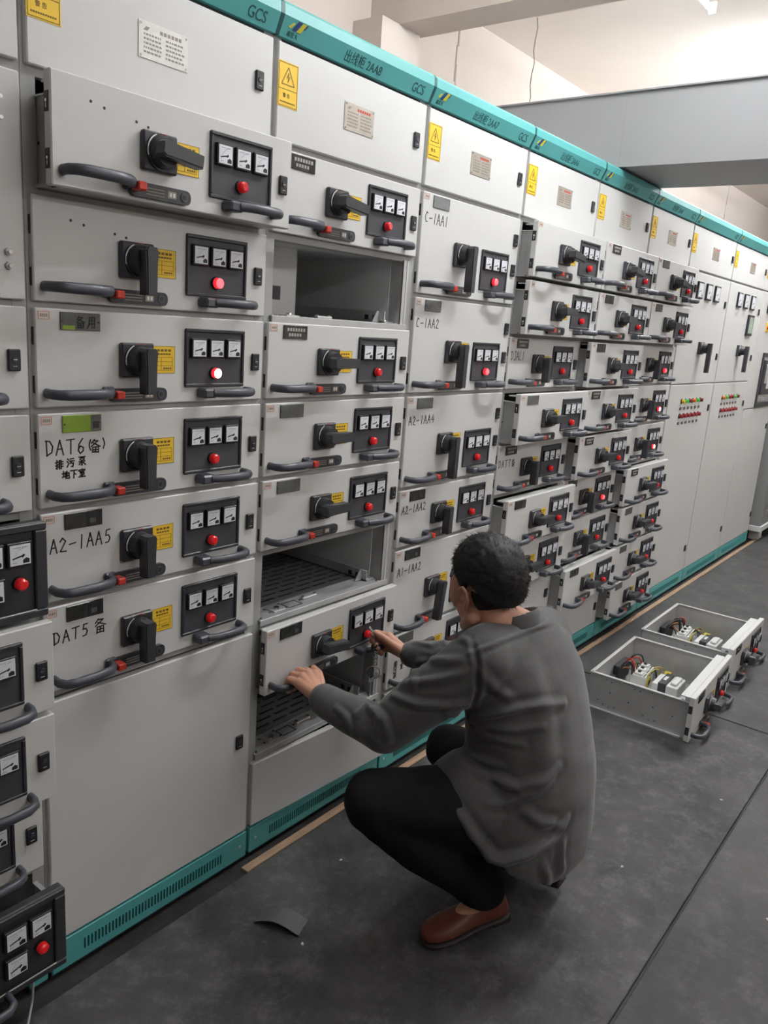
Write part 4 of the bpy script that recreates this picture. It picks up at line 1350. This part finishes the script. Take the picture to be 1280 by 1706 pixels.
# ================================================================== SMALL THINGS ON THE FLOOR
mb = MB()
n = 12
top, bot = [], []
for i in range(n + 1):
    u = i / n
    L = 0.125 * u
    z = 0.004 + 0.020 * math.sin(PI * min(1, u * 1.02)) ** 1.0 * (1 - 0.25 * u)
    top.append((L, z + 0.0022)); bot.append((L, z))
poly = bot + top[::-1]
mb.prism(poly, -0.03, 0.03, RUBS)
o = ob('rubber_scrap', mb, None, (0.465, -0.195, 0.0), (0, 0, rad(-70)))
tag(o, 'curled dark grey rubber scrap lying on the floor mat before the big plain door', 'scrap')
rnd = random.Random(11)
for k, (x, y, lb) in enumerate(((0.775, -0.205, 'pale crumb on the mat near the knee of the man, by the teal plinth'), (0.47, -0.345, 'pale crumb on the mat beside the rubber scrap'), (1.92, -0.95, 'small crumb of stone on the mat in front of the nearer tray'),
                             (1.33, -0.83, 'pale crumb on the mat behind the back of the man'), (1.40, -1.22, 'pale crumb on the aisle mat, past the long joint'))):
    mb = MB()
    mb.ell((0, 0, 0.002), (0.006, 0.004, 0.0025), DEBRIS, 8, 5)
    for v in range(len(mb.v)):
        p = mb.v[v]
        mb.v[v] = (p[0] * rnd.uniform(.7, 1.2), p[1] * rnd.uniform(.7, 1.2), max(0.0, p[2] * rnd.uniform(.8, 1.1)))
    tag(ob('crumb', mb, None, (x, y, 0.0), (0, 0, k)), lb, 'crumb')
mb = MB()
mb.tube([(-0.16, -0.13, 0.012), (-0.11, -0.10, 0.02), (-0.075, -0.06, 0.045), (-0.05, -0.02, 0.07), (-0.045, 0.05, 0.085)], 0.0028, DIALG, 8)
tag(ob('thin_cable', mb), 'thin pale cable hanging from the opening under the lowest black-fronted unit', 'cable')
mb = MB(); mb.box((-0.17, -0.19, 0.0), (-0.115, -0.135, 0.03), WHITEP, 0.006)
tag(ob('plastic_block', mb), 'small white plastic block on the floor by the thin pale cable', 'block')

# ================================================================== THE MAN
def remeshed(mb, voxel, smooth=2, fac=0.5):
    me = mb.mesh('tmp')
    o = bpy.data.objects.new('tmp', me)
    col.objects.link(o)
    r = o.modifiers.new('r', 'REMESH')
    r.mode = 'VOXEL'
    r.voxel_size = voxel
    r.use_smooth_shade = True
    if smooth:
        s = o.modifiers.new('s', 'SMOOTH')
        s.iterations = smooth
        s.factor = fac
    dg = bpy.context.evaluated_depsgraph_get()
    out = bpy.data.meshes.new_from_object(o.evaluated_get(dg))
    bpy.data.objects.remove(o)
    out.materials.clear()
    for m in mb.mats[:1]:
        out.materials.append(m)
    out.polygons.foreach_set('use_smooth', [True] * len(out.polygons))
    out.polygons.foreach_set('material_index', [0] * len(out.polygons))
    return out
def joined(meshes, m):
    vs, fs, o = [], [], 0
    for me in meshes:
        vs += [tuple(v.co) for v in me.vertices]
        fs += [[i + o for i in p.vertices] for p in me.polygons]
        o = len(vs)
    out = bpy.data.meshes.new('joined')
    out.from_pydata(vs, [], fs)
    out.materials.append(m)
    out.polygons.foreach_set('use_smooth', [True] * len(out.polygons))
    out.update()
    return out

HEAD_C = Vector((0.868, -0.535, 0.899))
HEAD_M = Matrix.Translation(HEAD_C) @ Matrix.Rotation(rad(-15), 4, 'Z') @ Matrix.Rotation(rad(-9), 4, 'X') @ Matrix.Rotation(rad(-4), 4, 'Y')
HR = HEAD_M.to_3x3()
def hp(x, y, z):
    return HEAD_M @ Vector((x, y, z))
L_SH, L_EL, L_WR = Vector((0.768, -0.600, 0.762)), Vector((0.640, -0.420, 0.553)), Vector((0.668, -0.185, 0.543))
R_SH, R_EL, R_WR = Vector((1.088, -0.598, 0.735)), Vector((1.135, -0.370, 0.572)), Vector((1.082, -0.168, 0.540))
L_HIP, L_KN, L_AN = Vector((0.870, -0.695, 0.33)), Vector((0.572, -0.455, 0.405)), Vector((0.815, -0.655, 0.115))
R_HIP, R_KN, R_AN = Vector((1.015, -0.695, 0.33)), Vector((1.070, -0.355, 0.300)), Vector((1.085, -0.70, 0.10))

# ---- skin: one body mesh (coarse body, finer head and hands, joined)
b = MB()
b.ell((0.945, -0.71, 0.37), (0.14, 0.10, 0.12), SKIN)
b.capsule((0.94, -0.69, 0.45), (0.93, -0.63, 0.68), 0.105, 0.115, SKIN)
b.capsule((0.85, -0.60, 0.745), (1.01, -0.60, 0.735), 0.065, 0.065, SKIN)
b.chain([L_SH, L_EL, L_WR], [0.042, 0.034, 0.026], SKIN)
b.chain([R_SH, R_EL, R_WR], [0.042, 0.034, 0.026], SKIN)
b.chain([L_HIP, L_KN, L_AN], [0.065, 0.048, 0.036], SKIN)
b.chain([R_HIP, R_KN, R_AN], [0.065, 0.048, 0.036], SKIN)
b.chain([L_AN, (0.72, -0.598, 0.036)], [0.032, 0.014], SKIN)
b.chain([R_AN, (1.08, -0.60, 0.036)], [0.032, 0.014], SKIN)
b.capsule((0.93, -0.605, 0.79), hp(0, -0.03, -0.075), 0.058, 0.054, SKIN)
body_me = remeshed(b, 0.007, 3)
h = MB()
h.capsule((0.925, -0.60, 0.78), hp(0, -0.022, -0.06), 0.055, 0.052, SKIN, 20)
h.ell(hp(0, -0.014, 0.034), (0.074, 0.092, 0.084), SKIN, 28, 18, HR)
h.ell(hp(0, 0.024, -0.036), (0.063, 0.067, 0.074), SKIN, 24, 16, HR)
h.ell(hp(0, 0.050, -0.092), (0.034, 0.032, 0.026), SKIN, 20, 12, HR)
for s in (-1, 1):
    h.ell(hp(0.042 * s, 0.058, -0.020), (0.024, 0.024, 0.026), SKIN, 16, 10, HR)
    h.capsule(hp(0.060 * s, -0.005, -0.060), hp(0.026 * s, 0.058, -0.098), 0.020, 0.016, SKIN)
    h.capsule(hp(0.012 * s, 0.076, 0.022), hp(0.046 * s, 0.063, 0.022), 0.012, 0.011, SKIN)
    h.ell(hp(0.044 * s, 0.042, 0.004), (0.027, 0.036, 0.042), SKIN, 16, 12, HR)
    h.ell(hp(0.013 * s, 0.104, -0.038), (0.009, 0.010, 0.008), SKIN, 12, 8, HR)
h.capsule(hp(0, 0.088, 0.012), hp(0, 0.112, -0.034), 0.009, 0.0125, SKIN)
h.capsule(hp(-0.018, 0.086, -0.068), hp(0.018, 0.086, -0.068), 0.0065, 0.0065, SKIN)
h.capsule(hp(-0.015, 0.083, -0.078), hp(0.015, 0.083, -0.078), 0.0075, 0.0075, SKIN)
for s in (-1, 1):
    # ear: rim, lobe and a thin shell
    E_ = lambda x, y, z: hp((0.0745 + (x - 0.0745) * 1.0) * s, -0.004 + (y + 0.006) * 0.95, -0.006 + (z + 0.012) * 0.94)
    er = [E_(0.071, 0.012, -0.030), E_(0.078, 0.010, -0.012), E_(0.086, 0.004, 0.010), E_(0.089, -0.012, 0.018), E_(0.089, -0.024, 0.008), E_(0.086, -0.024, -0.014), E_(0.081, -0.012, -0.034), E_(0.075, 0.002, -0.044)]
    h.chain(er, [0.004, 0.0044, 0.0044, 0.0046, 0.0046, 0.0046, 0.0052, 0.006], SKIN, 8)
    h.ell(E_(0.077, -0.006, -0.012), (0.006, 0.015, 0.021), SKIN, 14, 10, HR)
head_me = remeshed(h, 0.003, 3)
def hand(wr, mcps, fings, thumb, side):
    m = MB()
    w = Vector(wr)
    for k, p in enumerate(mcps):
        p = Vector(p)
        m.capsule(w.lerp(p, 0.12), p, 0.0205, 0.0145, SKIN)
        if k:
            q = Vector(mcps[k - 1])
            m.capsule(w.lerp((p + q) / 2, 0.3), (p + q) / 2, 0.0165, 0.0112, SKIN)
    for p, f in zip(mcps, fings):
        pts = [Vector(p)] + [Vector(a) for a in f]
        m.chain(pts, [0.0122, 0.0106, 0.0094, 0.0080][:len(pts)], SKIN, 10)
    m.chain([Vector(a) for a in thumb], [0.0165, 0.0128, 0.0112, 0.0088][:len(thumb)], SKIN, 10)
    return remeshed(m, 0.0022, 3)
lh = hand(L_WR + Vector((0.002, 0.012, 0)),
          [(0.720, -0.112, 0.570), (0.699, -0.105, 0.575), (0.678, -0.106, 0.571), (0.660, -0.112, 0.563)],
          [[(0.727, -0.074, 0.566), (0.729, -0.062, 0.544), (0.726, -0.072, 0.526)],
           [(0.705, -0.066, 0.570), (0.706, -0.058, 0.545), (0.704, -0.071, 0.524)],
           [(0.682, -0.067, 0.566), (0.683, -0.060, 0.543), (0.681, -0.072, 0.524)],
           [(0.661, -0.076, 0.560), (0.661, -0.066, 0.542), (0.660, -0.074, 0.527)]],
          [(0.690, -0.160, 0.545), (0.722, -0.136, 0.552), (0.744, -0.108, 0.562), (0.749, -0.082, 0.570)], -1)
rh = hand(R_WR + Vector((-0.003, 0.012, 0)),
          [(1.068, -0.098, 0.580), (1.082, -0.092, 0.566), (1.091, -0.092, 0.548), (1.094, -0.098, 0.530)],
          [[(1.050, -0.064, 0.586), (1.032, -0.066, 0.586), (1.024, -0.080, 0.584)],
           [(1.062, -0.057, 0.566), (1.040, -0.058, 0.560), (1.035, -0.078, 0.556)],
           [(1.070, -0.058, 0.547), (1.048, -0.060, 0.541), (1.045, -0.080, 0.539)],
           [(1.076, -0.068, 0.528), (1.058, -0.070, 0.523), (1.056, -0.086, 0.522)]],
          [(1.064, -0.148, 0.552), (1.042, -0.122, 0.575), (1.027, -0.102, 0.592), (1.019, -0.086, 0.601)], 1)
person = ob('person', joined([body_me, head_me, lh, rh], SKIN))
tag(person, 'person in charcoal shirt and black trousers squatting at the cabinets, pulling a drawer out', 'person')

for s in (-1, 1):
    e = MB()
    e.ell(hp(0.031 * s, 0.0805, 0.002), (0.0125, 0.0125, 0.0105), EYEW, 16, 12, HR)
    e.ell(hp(0.031 * s, 0.0888, 0.001), (0.0058, 0.0045, 0.0058), EYEI, 12, 8, HR)
    ob('eye', e, person)
    e = MB()
    e.chain([hp(0.014 * s, 0.0955, 0.028), hp(0.032 * s, 0.090, 0.034), hp(0.050 * s, 0.076, 0.030)], [0.0035, 0.004, 0.0025], HAIR, 8)
    ob('eyebrow', e, person)

# ---- hair: cap with a hairline, plus short strands
def hair_line(d):
    """thickness of hair along head-local direction d (unit)"""
    x, y, z = d
    az = math.atan2(abs(x), y)          # 0 at the face, pi at the nape
    keys = [(0.0, 0.42), (0.55, 0.40), (0.95, 0.22), (1.2, -0.05), (1.33, -0.26), (1.46, -0.24), (1.58, -0.06), (1.74, -0.06), (1.92, -0.20), (2.2, -0.44), (2.6, -0.62), (PI, -0.70)]
    for (a0, z0), (a1, z1) in zip(keys[:-1], keys[1:]):
        if a0 <= az <= a1:
            lim = z0 + (z1 - z0) * (az - a0) / (a1 - a0)
            break
    k = (z - lim)
    if k < -0.03:
        return -0.010
    t = min(1, (k + 0.03) / 0.08)
    top = max(0, z) ** 1.5
    return 0.001 + (0.010 + 0.011 * top + 0.006 * max(0, y) * max(0, z)) * t
hb = MB()
NU, NV = 96, 60
rows = []
CR = (0.074, 0.092, 0.084)
def hair_pt(d, extra=0.0):
    base = 1.0 / math.sqrt((d[0] / CR[0]) ** 2 + (d[1] / CR[1]) ** 2 + (d[2] / CR[2]) ** 2)
    if d[2] < -0.1 and d[1] < 0:       # the nape follows the neck
        base = max(base, 0.078 + 0.03 * (-d[2] - 0.1))
    th = hair_line(d)
    n = noise.noise(Vector(d) * 9.0) * 0.003 + noise.noise(Vector(d) * 26.0) * 0.0010
    r = base + th + (n if th > 0.004 else 0) + extra
    return hp(d[0] * r, d[1] * r - 0.014, d[2] * r + 0.034)
for j in range(1, NV):
    ph = PI * j / NV
    rows.append([hair_pt((math.sin(ph) * math.cos(2 * PI * i / NU), math.sin(ph) * math.sin(2 * PI * i / NU), math.cos(ph))) for i in range(NU)])
hb.loft(rows, HAIR)
for _ in range(5200):
    u, v = random.random(), random.uniform(-0.68, 1)
    a = 2 * PI * u
    q = math.sqrt(max(0, 1 - v * v))
    d = (q * math.cos(a), q * math.sin(a), v)
    th = hair_line(d)
    if th < 0.0035:
        continue
    p = hair_pt(d, -0.003)
    out = (HR @ Vector(d)).normalized()
    # combed forward and outward from the crown, down at the sides and nape
    flow = HR @ Vector((d[0] * 0.5, 0.55 if v > 0.25 else -0.05, -0.45 if v < 0.5 else 0.0))
    flow = (flow - out * flow.dot(out))
    L = random.uniform(0.009, 0.015) * (0.55 + th / 0.016 * 0.6)
    tip = p + (out * random.uniform(0.02, 0.20) + flow * 0.75 + Vector((random.uniform(-.3, .3), random.uniform(-.3, .3), random.uniform(-.3, .3)))).normalized() * L
    sd = (tip - p).orthogonal().normalized() * 0.0009
    s2 = (tip - p).normalized().cross(sd)
    hb.add([p + sd, p - sd * 0.5 + s2 * 0.87, p - sd * 0.5 - s2 * 0.87, tip], [(0, 1, 3), (1, 2, 3), (2, 0, 3)], HAIR, True)
ob('hair', hb, person)

# ---- trousers
tr = MB()
tr.ell((0.945, -0.705, 0.335), (0.150, 0.125, 0.125), TROUS, 28, 18)
tr.chain([L_HIP, L_HIP.lerp(L_KN, 0.5) + Vector((0, 0, 0.012)), L_KN], [0.102, 0.098, 0.074], TROUS, 22)
tr.chain([L_KN, L_KN.lerp(L_AN, 0.4) + Vector((0.01, -0.01, -0.004)), L_AN + Vector((-0.005, 0.005, 0.02))], [0.074, 0.078, 0.058], TROUS, 22)
tr.chain([R_HIP, R_HIP.lerp(R_KN, 0.5), R_KN], [0.100, 0.094, 0.072], TROUS, 22)
tr.chain([R_KN, R_KN.lerp(R_AN, 0.4), R_AN + Vector((0, 0.005, 0.02))], [0.070, 0.072, 0.056], TROUS, 22)
tro = remeshed(tr, 0.006, 6)
for v in tro.vertices:
    n = noise.noise(v.co * 14.0) * 0.005 + noise.noise(Vector((v.co.x * 30, v.co.y * 30, v.co.z * 12))) * 0.002
    v.co += v.normal * n
ob('trousers', tro, person)

# ---- shirt: lofted torso with sleeves, then folds pressed into the cloth
sh = MB()
def ring(c, rx, ry, tilt, n=44, sq=2.4):
    out = []
    c = Vector(c)
    t = rad(tilt)
    for k in range(n):
        a = 2 * PI * k / n
        ca, sa = math.cos(a), math.sin(a)
        ex = 2.0 / sq
        px = rx * math.copysign(abs(ca) ** ex, ca)
        py = ry * math.copysign(abs(sa) ** ex, sa)
        out.append(c + Vector((px, py * math.cos(t), py * math.sin(t))))
    return out
SEC = [((0.918, -0.676, 0.322), 0.214, 0.190, 30), ((0.922, -0.680, 0.352), 0.212, 0.184, 27), ((0.930, -0.682, 0.400), 0.206, 0.169, 22), ((0.936, -0.678, 0.460), 0.197, 0.156, 14), ((0.938, -0.666, 0.540), 0.190, 0.141, 2),
       ((0.936, -0.648, 0.610), 0.190, 0.131, -8), ((0.933, -0.630, 0.680), 0.196, 0.122, -14), ((0.930, -0.614, 0.735), 0.188, 0.103, -20), ((0.926, -0.604, 0.770), 0.145, 0.086, -24), ((0.920, -0.598, 0.795), 0.090, 0.076, -26), ((0.916, -0.593, 0.812), 0.066, 0.070, -26)]
sh.loft([ring(c, rx, ry, tl) for c, rx, ry, tl in SEC], SHIRT)
sh.capsule((0.885, -0.69, 0.36), (0.775, -0.606, 0.398), 0.124, 0.117, SHIRT, 24)
sh.ell((0.745, -0.600, 0.435), (0.045, 0.06, 0.05), SHIRT)
sh.chain([Vector((0.87, -0.606, 0.762)), L_SH, L_SH.lerp(L_EL, 0.5) + Vector((-0.004, 0, 0.004)), L_EL + Vector((0, 0, 0.002)), L_EL.lerp(L_WR, 0.5), L_EL.lerp(L_WR, 0.92)], [0.080, 0.079, 0.071, 0.058, 0.051, 0.041], SHIRT, 24)
sh.chain([Vector((1.0, -0.604, 0.748)), R_SH, R_SH.lerp(R_EL, 0.5), R_EL, R_EL.lerp(R_WR, 0.5), R_EL.lerp(R_WR, 0.92)], [0.080, 0.077, 0.068, 0.056, 0.050, 0.041], SHIRT, 24)
# cuffs
for e, w in ((L_EL, L_WR), (R_EL, R_WR)):
    sh.capsule(e.lerp(w, 0.80), e.lerp(w, 0.93), 0.0455, 0.0425, SHIRT, 22)
shirt = remeshed(sh, 0.0055, 7)
# folds: (polyline, half width, height); sign of height lifts or presses the cloth
FOLDS = [
([(0.673, -0.574, 0.643), (0.75, -0.599, 0.609), (0.74, -0.644, 0.641), (0.747, -0.679, 0.663), (0.77, -0.711, 0.675), (0.807, -0.737, 0.68), (0.843, -0.753, 0.675), (0.89, -0.765, 0.664)], 0.011, 0.009),
([(0.748, -0.616, 0.593), (0.743, -0.65, 0.61), (0.748, -0.683, 0.619), (0.761, -0.711, 0.624), (0.779, -0.732, 0.63), (0.803, -0.75, 0.633)], 0.01, 0.008),
([(0.753, -0.606, 0.575), (0.745, -0.639, 0.586), (0.745, -0.666, 0.592), (0.752, -0.699, 0.592), (0.767, -0.728, 0.588)], 0.01, 0.007),
([(0.727, -0.649, 0.495), (0.738, -0.67, 0.49), (0.744, -0.694, 0.49), (0.749, -0.717, 0.488), (0.757, -0.738, 0.484), (0.774, -0.759, 0.498), (0.797, -0.777, 0.507), (0.816, -0.786, 0.517), (0.836, -0.794, 0.526)], 0.012, 0.009),
([(0.71, -0.69, 0.441), (0.726, -0.702, 0.441), (0.74, -0.716, 0.442), (0.754, -0.74, 0.46), (0.772, -0.763, 0.474), (0.792, -0.778, 0.489), (0.818, -0.791, 0.501)], 0.012, 0.008),
([(0.665, -0.619, 0.43), (0.666, -0.644, 0.409), (0.676, -0.663, 0.381), (0.704, -0.682, 0.337), (0.709, -0.713, 0.312), (0.712, -0.726, 0.311), (0.717, -0.739, 0.31), (0.731, -0.762, 0.324), (0.751, -0.783, 0.333), (0.78, -0.801, 0.35), (0.818, -0.816, 0.36), (0.837, -0.82, 0.377), (0.857, -0.824, 0.393)], 0.013, 0.014),
([(0.633, -0.442, 0.657), (0.625, -0.473, 0.662), (0.626, -0.501, 0.664), (0.631, -0.524, 0.663), (0.647, -0.556, 0.669), (0.669, -0.584, 0.671), (0.681, -0.599, 0.677), (0.696, -0.613, 0.682)], 0.01, 0.009),
([(0.654, -0.453, 0.684), (0.645, -0.493, 0.703), (0.651, -0.526, 0.717), (0.661, -0.556, 0.729), (0.672, -0.581, 0.743), (0.683, -0.605, 0.756)], 0.011, 0.008),
([(1.051, -0.214, 0.534), (1.056, -0.247, 0.548), (0.685, -0.52, 0.757), (0.683, -0.558, 0.77), (0.687, -0.591, 0.78)], 0.011, 0.006),
([(0.607, -0.361, 0.586), (0.618, -0.367, 0.596), (0.634, -0.368, 0.603), (0.62, -0.394, 0.606), (0.604, -0.422, 0.61), (0.593, -0.436, 0.594), (0.589, -0.445, 0.574)], 0.01, 0.008),
([(0.614, -0.286, 0.571), (0.608, -0.309, 0.569), (0.603, -0.332, 0.566), (0.597, -0.35, 0.552), (0.599, -0.361, 0.532)], 0.009, 0.006),
([(0.62, -0.403, 0.613), (0.603, -0.431, 0.614), (0.598, -0.449, 0.607), (0.595, -0.461, 0.585), (0.599, -0.467, 0.559)], 0.01, 0.007),
([(0.696, -0.6, 0.795), (0.71, -0.622, 0.809), (0.733, -0.64, 0.819), (0.765, -0.648, 0.824), (0.81, -0.651, 0.823), (0.864, -0.657, 0.823), (0.912, -0.668, 0.827), (0.95, -0.67, 0.823), (1.019, -0.658, 0.807)], 0.006, 0.005),
([(0.724, -0.589, 0.825), (0.704, -0.612, 0.805), (0.696, -0.628, 0.779), (0.695, -0.632, 0.747), (0.702, -0.632, 0.711), (0.722, -0.613, 0.664), (0.762, -0.581, 0.603)], 0.007, -0.007),
([(0.846, -0.826, 0.342), (0.842, -0.828, 0.32), (0.837, -0.831, 0.298), (0.842, -0.836, 0.262)], 0.012, 0.009),
([(0.783, -0.811, 0.303), (0.788, -0.816, 0.285), (0.797, -0.82, 0.264), (0.803, -0.822, 0.244)], 0.012, 0.007),
([(0.822, -0.691, 0.772), (0.815, -0.72, 0.723), (0.818, -0.745, 0.67), (0.812, -0.759, 0.616), (0.807, -0.773, 0.561), (0.798, -0.776, 0.511), (0.788, -0.78, 0.463)], 0.03, 0.006),
([(0.698, -0.636, 0.762), (0.713, -0.652, 0.74), (0.744, -0.662, 0.711), (0.749, -0.676, 0.703), (0.755, -0.689, 0.694)], 0.012, 0.006),
([(0.756, -0.753, 0.434), (0.767, -0.772, 0.421), (0.783, -0.79, 0.406), (0.807, -0.806, 0.398), (0.838, -0.82, 0.384)], 0.013, 0.007),
([(0.763, -0.589, 0.517), (0.75, -0.615, 0.515), (0.746, -0.651, 0.521), (0.748, -0.682, 0.524)], 0.012, 0.006),
([(1.08, -0.187, 0.585), (1.081, -0.219, 0.59), (1.083, -0.251, 0.594), (1.113, -0.273, 0.605), (0.719, -0.571, 0.815), (0.714, -0.595, 0.818)], 0.009, 0.005),
([(1.054, -0.232, 0.549), (1.056, -0.222, 0.525), (0.673, -0.471, 0.713), (0.648, -0.491, 0.705), (0.636, -0.501, 0.69)], 0.01, 0.004)]
def seg_dist(p, a, b):
    ab = b - a
    t = max(0.0, min(1.0, (p - a).dot(ab) / max(1e-9, ab.length_squared)))
    return (p - (a + ab * t)).length, t
fl = []
for pl, w, hgt in FOLDS:
    pts = [Vector(p) for p in pl]
    c = sum(pts, Vector()) / len(pts)
    R_ = max((p - c).length for p in pts) + 3 * w
    fl.append((pts, w, hgt, c, R_))
disp = []
for v in shirt.vertices:
    d = noise.noise(v.co * 7.0) * 0.004 + noise.noise(Vector((v.co.x * 10, v.co.y * 10, v.co.z * 26))) * 0.0022
    for pts, w, hgt, c, R_ in fl:
        if (v.co - c).length > R_:
            continue
        best, bt = 9, 0
        L = len(pts) - 1
        for i in range(L):
            q, t = seg_dist(v.co, pts[i], pts[i + 1])
            if q < best:
                best, bt = q, (i + t) / L
        if best < 3 * w:
            env = math.sin(PI * min(1, max(0, 0.08 + 0.84 * bt))) ** 0.7
            x = best / w
            d += 1.3 * hgt * env * (math.exp(-x * x) - 0.35 * math.exp(-(x - 1.6) ** 2 * 1.6))
    disp.append(d)
nrm = [v.normal.copy() for v in shirt.vertices]
for v, d, n in zip(shirt.vertices, disp, nrm):
    v.co += n * d
ob('shirt', shirt, person)
# collar: a folded band round the neck
cl = MB()
CN = Vector((0.908, -0.590, 0.822))
def cring(r, dz, tl, sc=1.0):
    return [CN + Vector((r * math.cos(a), r * 1.06 * math.sin(a) * math.cos(rad(tl)), dz + r * 1.06 * math.sin(a) * math.sin(rad(tl)))) for a in [2 * PI * k / 36 for k in range(36)]]
cl.loft([cring(0.074, -0.034, -24), cring(0.080, -0.024, -24), cring(0.073, 0.002, -24), cring(0.066, 0.016, -25), cring(0.0625, 0.017, -25), cring(0.060, 0.0, -25), cring(0.058, -0.03, -25), cring(0.070, -0.038, -25)], SHIRT, True, False)
ob('collar', remeshed(cl, 0.004, 3), person)

# ---- shoes
def shoe(heel, toe, hz, tz):
    m = MB()
    heel, toe = Vector(heel), Vector(toe)
    d = (toe - heel)
    L = d.length
    f = d.normalized()
    r = f.cross(Vector((0, 0, 1))).normalized()
    up = r.cross(f)
    prof = [(-0.02, .020, .030), (0.03, .034, .055), (0.12, .038, .060), (0.26, .036, .056), (0.42, .036, .044), (0.58, .042, .036), (0.74, .045, .030), (0.88, .040, .024), (0.97, .026, .018), (1.0, .010, .010)]
    rings = []
    for (t, w, hh) in prof:
        c = heel + d * t
        rings.append([c + r * (w * math.cos(a)) + up * (hh * math.sin(a) * (1.0 if math.sin(a) > 0 else 0.25) + 0.012) for a in [2 * PI * k / 24 for k in range(24)]])
    m.loft(rings, SHOE)
    return m, heel, d, r, up, prof
for (heel, toe, nm) in (((0.868, -0.686, 0.062), (0.672, -0.566, 0.014), 'L'), ((1.09, -0.74, 0.060), (1.075, -0.50, 0.014), 'R')):
    m, hl, d, r, up, prof = shoe(heel, toe, 0, 0)
    ob('shoe', remeshed(m, 0.004, 3), person)
    s = MB()
    rings = []
    for (t, w, hh) in prof:
        c = hl + d * t
        rings.append([c + r * ((w + 0.003) * math.cos(a)) + up * (0.0075 * math.sin(a) - 0.001) for a in [2 * PI * k / 20 for k in range(20)]])
    s.loft(rings, SOLE)
    s.box((-0.024, -0.03, -0.026), (0.03, 0.03, 0.004), SOLE, 0.004, Matrix.Translation(hl + d * 0.08) @ Matrix((d.normalized(), r, up)).transposed().to_4x4())
    ob('sole', s, person)

# ---- keys in the right hand
t = thing('key_ring', 'bunch of keys on a wire ring hanging from the right hand of the man', 'keys', (1.021, -0.088, 0.594))
def torus(c, R_, r, ax, m, mb, n=28):
    c = Vector(c); ax = Vector(ax).normalized(); u = ax.orthogonal().normalized(); w = ax.cross(u)
    pts = [c + u * (R_ * math.cos(2 * PI * k / n)) + w * (R_ * math.sin(2 * PI * k / n)) for k in range(n + 1)]
    mb.tube(pts, r, m, 6)
mb = MB()
zz = 0.0
for k in range(9):
    torus((0.0 - 0.0007 * k, -0.002 - 0.0004 * k, -0.006 - 0.0105 * k), 0.0068, 0.0012, (1, 0.3 + (k % 2) * 2.2, 0.1), CHROME, mb, 14)
ob('chain', mb, t)
mb = MB()
torus((-0.012, -0.006, -0.118), 0.020, 0.0015, (0.75, 0.62, -0.1), CHROME, mb)
ob('ring', mb, t)
def key(T):
    mb = MB()
    mb.prism([(0.011 * math.cos(a), 0.011 * math.sin(a)) for a in [2 * PI * k / 16 for k in range(16)]], -0.001, 0.001, CHROME)
    mb.box((-0.0028, -0.001, -0.050), (0.0028, 0.001, -0.009), CHROME, 0.0004)
    for k in range(4):
        mb.box((0.0024, -0.0009, -0.048 + 0.007 * k), (0.0048, 0.0009, -0.0445 + 0.007 * k), CHROME)
    for i, v in enumerate(mb.v):
        mb.v[i] = tuple(T @ Vector(v))
    return mb
for (x, y, z, ry, rx) in ((-0.006, -0.012, -0.128, -62, 10), (-0.016, -0.003, -0.140, 12, -8), (0.002, -0.004, -0.012, 150, 20)):
    ob('key', key(Matrix.Translation((x, y, z)) @ Matrix.Rotation(rad(ry), 4, 'Y') @ Matrix.Rotation(rad(rx), 4, 'X')), t)
